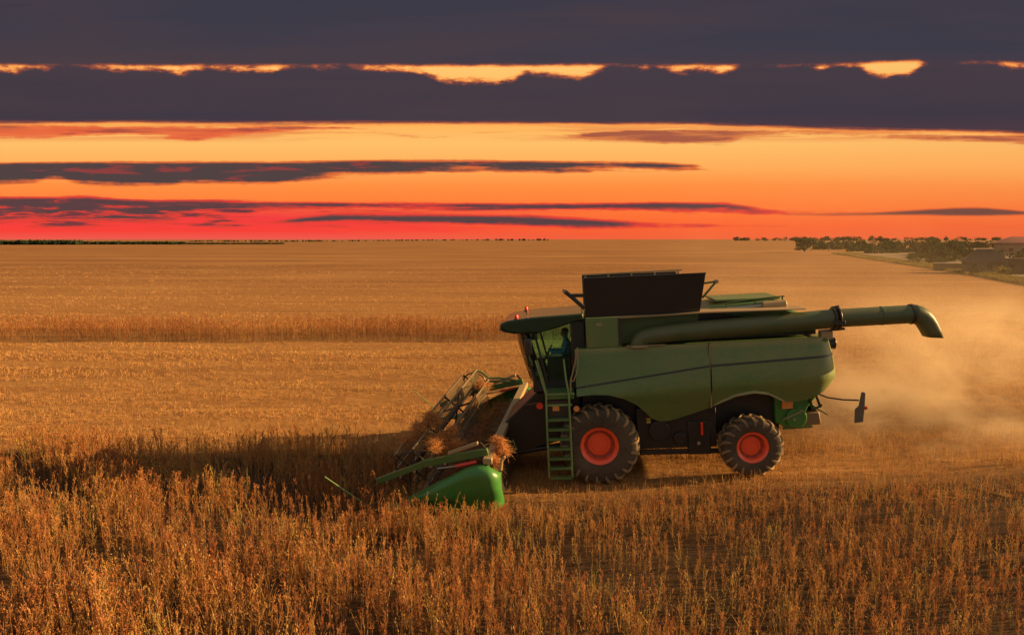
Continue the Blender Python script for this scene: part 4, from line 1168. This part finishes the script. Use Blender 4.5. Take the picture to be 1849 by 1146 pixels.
HM_W = CM @ HM
straw_clump('big matted orange straw clump hanging over the reel bars', (-1.15, -2.30, .22), (.34, .50, .34), 3600)
straw_clump('loose orange straw tuft on top of the reel farther in than the big clump', (-1.66, -1.75, .44), (.32, .55, .24), 2200)
straw_clump('small straw tuft caught on the front of the reel', (-2.12, -2.25, .22), (.17, .22, .10), 420)
straw_clump('thick bundle of straw hanging down behind the top beam near the end shield', (.17, -2.72, .06), (.13, .24, .36), 1700, .9)
straw_clump('pale straw caught at the far end of the reel below its drive frame', (-1.15, 2.4, .28), (.20, .30, .18), 420, .8)
# cut crop gathered inside the header
n = 6000
u = np.stack([rng.uniform(-1.7, -.1, n), rng.uniform(-3.0, 3.0, n), rng.uniform(-.95, -.15, n) * 1.0], -1)
u = u[u[:, 2] < -.98 + .6 * np.exp(-((u[:, 0] + .75) / .55) ** 2) + .12]
pw = np.array([tuple(HM_W @ Vector(q)) for q in u]); n = len(pw)
d = unit(rng.normal(0, 1, (n, 3)) * np.array([1, 1, .7])); s = unit(np.cross(d, rng.normal(0, 1, (n, 3))))
o = big_mesh('cut_crop', ribbon(pw, pw + d * rng.uniform(.12, .35, (n, 1)), .005, .004, s), 'crop', rng.uniform(0, .7, n), (rng.uniform(0, 1, n) < .5).astype(float))
tag(o, 'mass of freshly cut brown crop lying inside the header under the reel', 'cut crop', kind='stuff')
# stalks bent over the divider
Q, K = plant_variant(.75, 12, False)
for lb, c, rot, sc_ in (('uprooted dry stalk leaning across the front of the near reel arm', (-2.55, -3.1, -.95), (.25, -.25, .4), 1.05),
                        ('dry stalk standing upright against the near crop divider', (-2.45, -3.3, -1.1), (.05, .1, 1.4), .75)):
    mt = HM_W @ Matrix.Translation(c) @ Matrix.Rotation(rot[0], 4, 'X') @ Matrix.Rotation(rot[1], 4, 'Y') @ Matrix.Rotation(rot[2], 4, 'Z')
    o = big_mesh('dry_stalk', Q * sc_, 'crop', np.full(len(Q), .55), K); o.matrix_world = mt
    tag(o, lb, 'stalk', 'stalks bent against the header')


# ------------------------------------------------------------------ far trees and the farmstead
def leaf_cloud(lobes, n, size):
    """leaf-clump faces through the volume of several lobes (x,y,z,rx,ry,rz)"""
    vol = np.array([l[3] * l[4] * l[5] for l in lobes]); ps = vol / vol.sum()
    w = rng.choice(len(lobes), n, p=ps); L = np.array(lobes)[w]
    u = unit(rng.normal(0, 1, (n, 3))) * (rng.uniform(.15, 1, (n, 1)) ** .45) * (1 + rng.normal(0, .10, (n, 1)))
    c = L[:, :3] + u * L[:, 3:]
    nrm = unit(u + rng.normal(0, .7, (n, 3))); a = unit(np.cross(nrm, rng.normal(0, 1, (n, 3)))); b = np.cross(nrm, a)
    s = size * rng.uniform(.5, 1.3, (n, 1))
    q = np.stack([c - a * s, c - b * s * .6, c + a * s, c + b * s * .6], 1)
    t = (.45 + .25 * rng.normal(0, 1, len(lobes))[w] + rng.normal(0, .18, n)).clip(0, 1)
    return q, t


def tree(label, x, y, h, w, cat='tree', name='tree', mat='leaf', trunk=.25, n=420, group='trees round the farmstead'):
    root_ = bpy.data.objects.new(name, None); col.objects.link(root_); root_.location = (x, y, float(hgt(x, y)))
    tag(root_, label, cat, group)
    rl_ = random.Random(int(x * 131 + y * 17))
    ht = h * trunk; tk = MB(); rt = max(.06, h * .026)
    tk.tube([(0, 0, -.2), (rl_.uniform(-.02, .02) * h, 0, ht * .6), (rl_.uniform(-.03, .03) * h, 0, ht + h * .15), (0, 0, h * .78)], [rt * 1.3, rt, rt * .75, rt * .25], 7)
    lobes = []
    nl = 5 + int(w / h * 4)
    for k in range(nl):
        a = 2 * math.pi * k / nl + rl_.uniform(-.4, .4); rr = rl_.uniform(.15, .36) * w
        zc = ht + (h - ht) * rl_.uniform(.12, .78)
        rz = (h - ht) * rl_.uniform(.20, .30)
        zc = min(zc, h - rz)
        lobes.append((rr * math.cos(a), rr * math.sin(a), zc, w * rl_.uniform(.20, .31), w * rl_.uniform(.20, .31), rz))
        tk.tube([(0, 0, ht * .9), (rr * .5 * math.cos(a), rr * .5 * math.sin(a), (ht + zc) / 2), (rr * math.cos(a), rr * math.sin(a), zc)], [rt * .6, rt * .4, rt * .12], 5)
    lobes.append((0, 0, h * .82, w * .2, w * .2, h * .17))
    tk.build('trunk', 'bark', root_)
    q, t = leaf_cloud(lobes, n, max(.16, w * .06))
    o = big_mesh('crown', q, mat, t, np.ones(len(t))); o.parent = root_
    return root_


for a in (
    ('pale hazy bushy tree, leftmost of the trees by the farm, at the open field edge', 132.5, 311, 7.2, 11.0, 'leaf', .12, 700),
    ('slim small tree standing just right of the hazy bushy tree', 157.0, 340, 5.2, 3.2, 'leaf', .25, 260),
    ('dark round tree with flat top left of the first gap in the tree row', 176, 374, 7.2, 6.8, 'leaf', .2, 420),
    ('green bushy tree in the row with a lighter yellow tint', 193, 392, 6.3, 5.2, 'leaf', .15, 380),
    ('low round tree to the right of the yellow tinted one', 204, 402, 6.4, 4.6, 'leaf', .2, 340),
    ('taller pointed tree near the middle of the tree row', 205, 390, 7.6, 5.0, 'leaf', .2, 380),
    ('wide low dark tree between the pointed tree and the leafy pair', 240, 440, 6.8, 9.0, 'leaf', .18, 460),
    ('small rounded tree in the far row with sky showing on both sides', 262, 466, 6.0, 6.0, 'leaf', .22, 340),
    ('loose feathery tree in the row above the grassy bank', 250, 425, 5.2, 6.5, 'leaf', .25, 320),
    ('broad dark tree at the left of the thick dark clump', 212, 350, 7.0, 8.0, 'leaf', .15, 460),
    ('leafy olive tree with open twiggy top beside the clump', 225, 362, 6.9, 7.5, 'leaf', .2, 420),
    ('low dark spreading tree in front of the thick clump', 141, 226, 3.8, 7.5, 'leaf', .1, 600),
    ('biggest dark round tree left of the red roof', 149, 230, 6.6, 6.2, 'leaf', .16, 700),
    ('yellow green tree tucked against the right side of the biggest dark tree', 156, 240, 5.6, 3.6, 'leaf', .2, 380),
    ('rounded green tree in front of the pale house wall', 117, 165, 4.3, 3.6, 'leaf', .2, 420),
    ('dark green tree beside the barn roof ridge', 108, 146, 3.4, 4.2, 'leaf', .15, 420),
    ('dark tree at the right edge of the picture behind the lean-to', 115, 152, 3.8, 5.4, 'leaf', .15, 480),
    ('pale green shrubby tree just left of the barn', 126, 190, 3.4, 5.2, 'leaf', .1, 420),
    ('dark low tree behind the long grey shed', 112, 178, 3.6, 7.0, 'leaf', .08, 560),
    ('second dark low tree behind the shed, nearer the barn', 121, 184, 4.2, 6.0, 'leaf', .08, 520),
): tree(a[0], a[1], a[2], a[3], a[4], 'tree', 'tree', a[5], a[6], a[7])
for a in (
    ('round olive bush on the grassy bank at the field corner', 100.9, 172, 2.5, 3.8, 'leaf', 360),
    ('bush covered in pale yellow blossom in front of the barn', 81.6, 113.8, 1.75, 2.4, 'leaf_yellow', 420),
    ('dark bush at the right end of the verge below the lean-to', 79.6, 110.5, 1.3, 2.6, 'leaf', 320),
    ('low green bush against the left wall of the barn', 78.0, 115.0, 1.2, 2.0, 'leaf', 280),
    ('small olive bush at the left end of the grey shed', 86, 137, 1.3, 2.6, 'leaf', 280),
): tree(a[0], a[1], a[2], a[3], a[4], 'bush', 'bush', a[5], .05, a[6], 'bushes along the field verge')


def building(name, label, x, y, rz, w, d, hw, hr, wall, roof_m, over=.3, windows=(), door=None):
    rt = bpy.data.objects.new(name, None); col.objects.link(rt); rt.location = (x, y, float(hgt(x, y))); rt.rotation_euler = (0, 0, rz)
    tag(rt, label, 'building')
    MB().prism([(-w / 2, -.3), (w / 2, -.3), (w / 2, hw), (-w / 2, hw)], -d / 2, d / 2).build('wall', wall, rt)
    rf = MB(); e = .12
    if hr > 1e-3:      # hipped
        i = min(d * .45, w * .3); b = [(-w / 2 - over, -d / 2 - over, hw), (w / 2 + over, -d / 2 - over, hw), (w / 2 + over, d / 2 + over, hw), (-w / 2 - over, d / 2 + over, hw)]
        t = [(-w / 2 + i, 0, hw + hr), (w / 2 - i, 0, hw + hr)]
        rf.add(b + t + [(a, c, z - e) for a, c, z in b], [(0, 1, 5, 4), (1, 2, 5), (2, 3, 4, 5), (3, 0, 4), (6, 9, 8, 7), (0, 6, 7, 1), (1, 7, 8, 2), (2, 8, 9, 3), (3, 9, 6, 0)])
    else:
        rf.prism([(-w / 2 - over, hw), (w / 2 + over, hw), (w / 2 + over, hw + .12), (-w / 2 - over, hw + .12)], -d / 2 - over, d / 2 + over)
    rf.build('roof', roof_m, rt)
    for (a, z, ww, hh) in windows:
        fr = MB().box(a - ww / 2, a + ww / 2, -d / 2 - .04, -d / 2 + .05, z, z + hh).build('window', 'boards', rt)
        MB().box(a - ww / 2 + .07, a + ww / 2 - .07, -d / 2 - .055, -d / 2 - .035, z + .07, z + hh - .07).build('pane', 'window_dark', fr)
    if door:
        a, ww, hh = door
        MB().box(a - ww / 2, a + ww / 2, -d / 2 - .05, -d / 2 + .05, 0, hh).build('door', 'boards', rt)
    return rt


building('barn', 'dark hip roofed barn with grey walls at the edge of the field', 83.5, 121, R(-30), 6.4, 5.0, 2.1, 2.2, 'greywall', 'roof_dark', .3, [(-1.6, .9, .8, .8), (.6, .9, .8, .8)], (2.1, 1.0, 1.9))
building('lean_to', 'low dark board lean-to right of the barn', 88.0, 118.5, R(-30), 5.5, 3.0, 2.6, 0, 'boards', 'roof_dark', .25, [(-1.2, 1.1, .7, .7)], (1.2, 1.0, 1.9))
building('shed', 'long low grey shed with a pale flat roof left of the barn', 84.9, 132, R(-25), 6.0, 2.4, 1.35, 0, 'boards', 'roof_grey', .15, [], (-1.5, .9, 1.2))
building('house', 'large pale house with wide red hipped roof above the other buildings', 196, 262, R(-30), 19, 10, 4.6, 2.4, 'plaster', 'roof_red', .9, [(-5, 1.3, 1.3, 1.4), (-1, 1.3, 1.3, 1.4), (4, 1.3, 1.3, 1.4)], (7, 1.1, 2.1))

# the grass verge curving along the right edge of the field
vp = [(230, 420), (175, 340), (133.7, 287), (112, 220), (95.5, 169.6), (84.5, 136), (75.5, 111), (66.5, 88), (57, 68)]
vw = [14, 12, 9, 7, 6.5, 5.5, 4.5, 4.0, 3.6]
rows = []
for (x, y), w_ in zip(vp, vw):
    rows.append([(x + w_ * f * .85, y + w_ * f * .35, float(hgt(x, y)) + .05 + .35 * math.sin(math.pi * min(f * 1.0, 1)) + .0) for f in np.linspace(0, 1, 5)])
m, nt, out = material('verge_turf')
o3 = coord()
vx, vy, vz = sep(o3)
nv = noise(comb(vx * .5, vy * .25, 0.0), 1.0, 5, 0.65)
principled(nt, out, ramp(nv, [(0.3, (0.10, 0.085, 0.035)), (0.5, (0.20, 0.14, 0.05)), (0.7, (0.34, 0.21, 0.075))]), 0.95, 0, noise(o3, 6, 4), 0.6, 0.1, 0.1)
vo = MB().sheet(rows, .02).build('grass_verge', m, None, 60)
tag(vo, 'olive green grass verge curving along the right edge of the field', 'verge', kind='structure')
n = 16000
seg = rng.integers(2, len(vp) - 1, n); f = rng.uniform(0, 1, n); g = rng.uniform(0, 1.25, n)
va = np.array(vp)[seg] * (1 - f)[:, None] + np.array(vp)[seg + 1] * f[:, None]; wv = np.array(vw)[seg] * (1 - f) + np.array(vw)[seg + 1] * f
gxv, gyv = va[:, 0] + wv * g * .85, va[:, 1] + wv * g * .35
q = blades(gxv, gyv, hgt(gxv, gyv) + .1, .15, .55, .05, 1, .1, .05)
o = big_mesh('verge_grass', q, 'verge', (.5 + .4 * np.sin(gxv * .8) * np.sin(gyv * .3) + rng.normal(0, .2, n)).clip(0, 1), np.ones(n))
tag(o, 'rough yellowing grass growing on the field verge', 'grass', kind='stuff')
# yard ground round the buildings
yd = []
for (x, y), w_ in zip(vp, vw): yd.append([(x + w_ * .85 * 1 + k * 160, y + w_ * .35 + k * 70, float(hgt(x, y)) + .06) for k in np.linspace(-.004, 1, 6)])
m, nt, out = material('yard_ground')
yx, yy_, yz = sep(coord())
ny = noise(comb(yx * .08, yy_ * .05, 0.0), 1.0, 5, 0.6)
principled(nt, out, ramp(ny, [(0.35, (0.05, 0.048, 0.022)), (0.5, (0.13, 0.085, 0.034)), (0.68, (0.24, 0.125, 0.048))]), 0.95)
yo = MB().sheet(yd, .02).build('yard', m, None, 60)
tag(yo, 'rough grass and earth yard round the farm buildings', 'yard', kind='structure')


# distant woods along the horizon
def far_wood(name, label, spans, mat='leaf'):
    Q_, T_ = [], []
    for (x0, y0, x1, y1, h, dens) in spans:
        L_ = math.hypot(x1 - x0, y1 - y0); k = int(L_ / h * dens)
        for i in range(k):
            f = rng.uniform(0, 1); hh = h * (rng.uniform(.8, 1.05) if name == 'distant_woods' else rng.uniform(.45, 1.1)); cx_, cy_ = x0 + (x1 - x0) * f, y0 + (y1 - y0) * f + rng.normal(0, h)
            z = float(hgt(cx_, cy_))
            q_, t_ = leaf_cloud([(cx_, cy_, z + hh * .5, hh * .7, hh * .7, hh * .55)], 26, hh * .30)
            Q_.append(q_); T_.append(t_)
    o = big_mesh(name, np.concatenate(Q_), mat, np.concatenate(T_), np.ones(sum(len(t) for t in T_)))
    return tag(o, label, 'woods', kind='stuff')


far_wood('distant_woods', 'dark band of distant woods on the horizon at the far left', [(-1000, 760, -480, 760, 4.8, 9.0), (-560, 780, -380, 800, 3.4, 7.0), (-400, 800, -280, 840, 2.0, 5.0)])
far_wood('horizon_trees', 'thin broken line of tiny trees along the horizon', [(-760, 1600, -440, 1600, 4, 1.5), (-460, 1600, -60, 1600, 3.5, .8), (-60, 1500, 80, 1500, 4.5, 1.2), (440, 1400, 640, 1400, 8, 1.6), (640, 1400, 1300, 1500, 8, 1.5)])

far_wood('hedgerow', 'dense dark hedge and scrub behind the farmstead trees', [(176, 400, 330, 470, 4.6, 3.2), (150, 250, 215, 330, 3.0, 3.0), (118, 190, 150, 235, 2.0, 3.0), (215, 300, 290, 330, 5.0, 3.0), (150, 290, 205, 330, 2.2, 3.0), (125, 212, 165, 260, 1.7, 3.0), (104, 168, 130, 205, 1.4, 2.5), (160, 330, 215, 380, 2.6, 2.5)])

# ------------------------------------------------------------------ dust blown up behind the machine
m, nt, out = material('dust')
px_, py_, pz_ = sep(coord())
nd = noise(comb(px_ * .16, py_ * .12, pz_ * .30), 1.0, 5, 0.6, 0.6)
nd2 = noise(comb(px_ * .45, py_ * .35, pz_ * .75), 1.0, 6, 0.65, 0.8)
puff = sstep(nd * .55 + nd2 * .45, 0.455, 0.585)
# the fresh plume close behind the tail, widening and rising as it drifts
rise = 1.0 + E.op('MAXIMUM', px_ - 8.5, 0.0) * 0.26
along = sstep(px_, 7.6, 12.0) * E.op('SUBTRACT', 1.0, sstep(px_, 17.0, 23.0))
across = E.op('SUBTRACT', 1.0, sstep(E.op('ABSOLUTE', py_ - 20.0 - (px_ - 8) * .10), 1.0, 4.5))
zz = pz_ - 0.30
plume = E.op('SUBTRACT', 1.0, sstep(pz_, 3.2, 4.8)) * along * across * E.op('EXPONENT', zz * -0.9 / rise) * (puff * 0.94 + 0.06)
# older dust hanging over the field behind
veil = sstep(px_ + (py_ - 20) * -0.05, 4.0, 14.0) * sstep(py_, 22.0, 30.0) * E.op('SUBTRACT', 1.0, sstep(py_, 34, 60)) * E.op('EXPONENT', zz * -0.30) * (puff * 0.7 + 0.3) * E.op('SUBTRACT', 1.0, sstep(px_, 20, 32))
dens_ = plume * 0.72 + veil * 0.030
v_ = nt.nodes.new('ShaderNodeVolumePrincipled')
v_.inputs['Color'].default_value = (0.96, 0.78, 0.52, 1)
v_.inputs['Anisotropy'].default_value = 0.15
nt.links.new(dens_.s, v_.inputs['Density']); nt.links.new(v_.outputs[0], out.inputs['Volume'])
do = MB().box(5.5, 42, 15.2, 62, -.4, 9.0).build('dust_cloud', m, None, 0)
tag(do, 'billowing tan dust blown up behind the combine and drifting over the field', 'dust', kind='stuff')
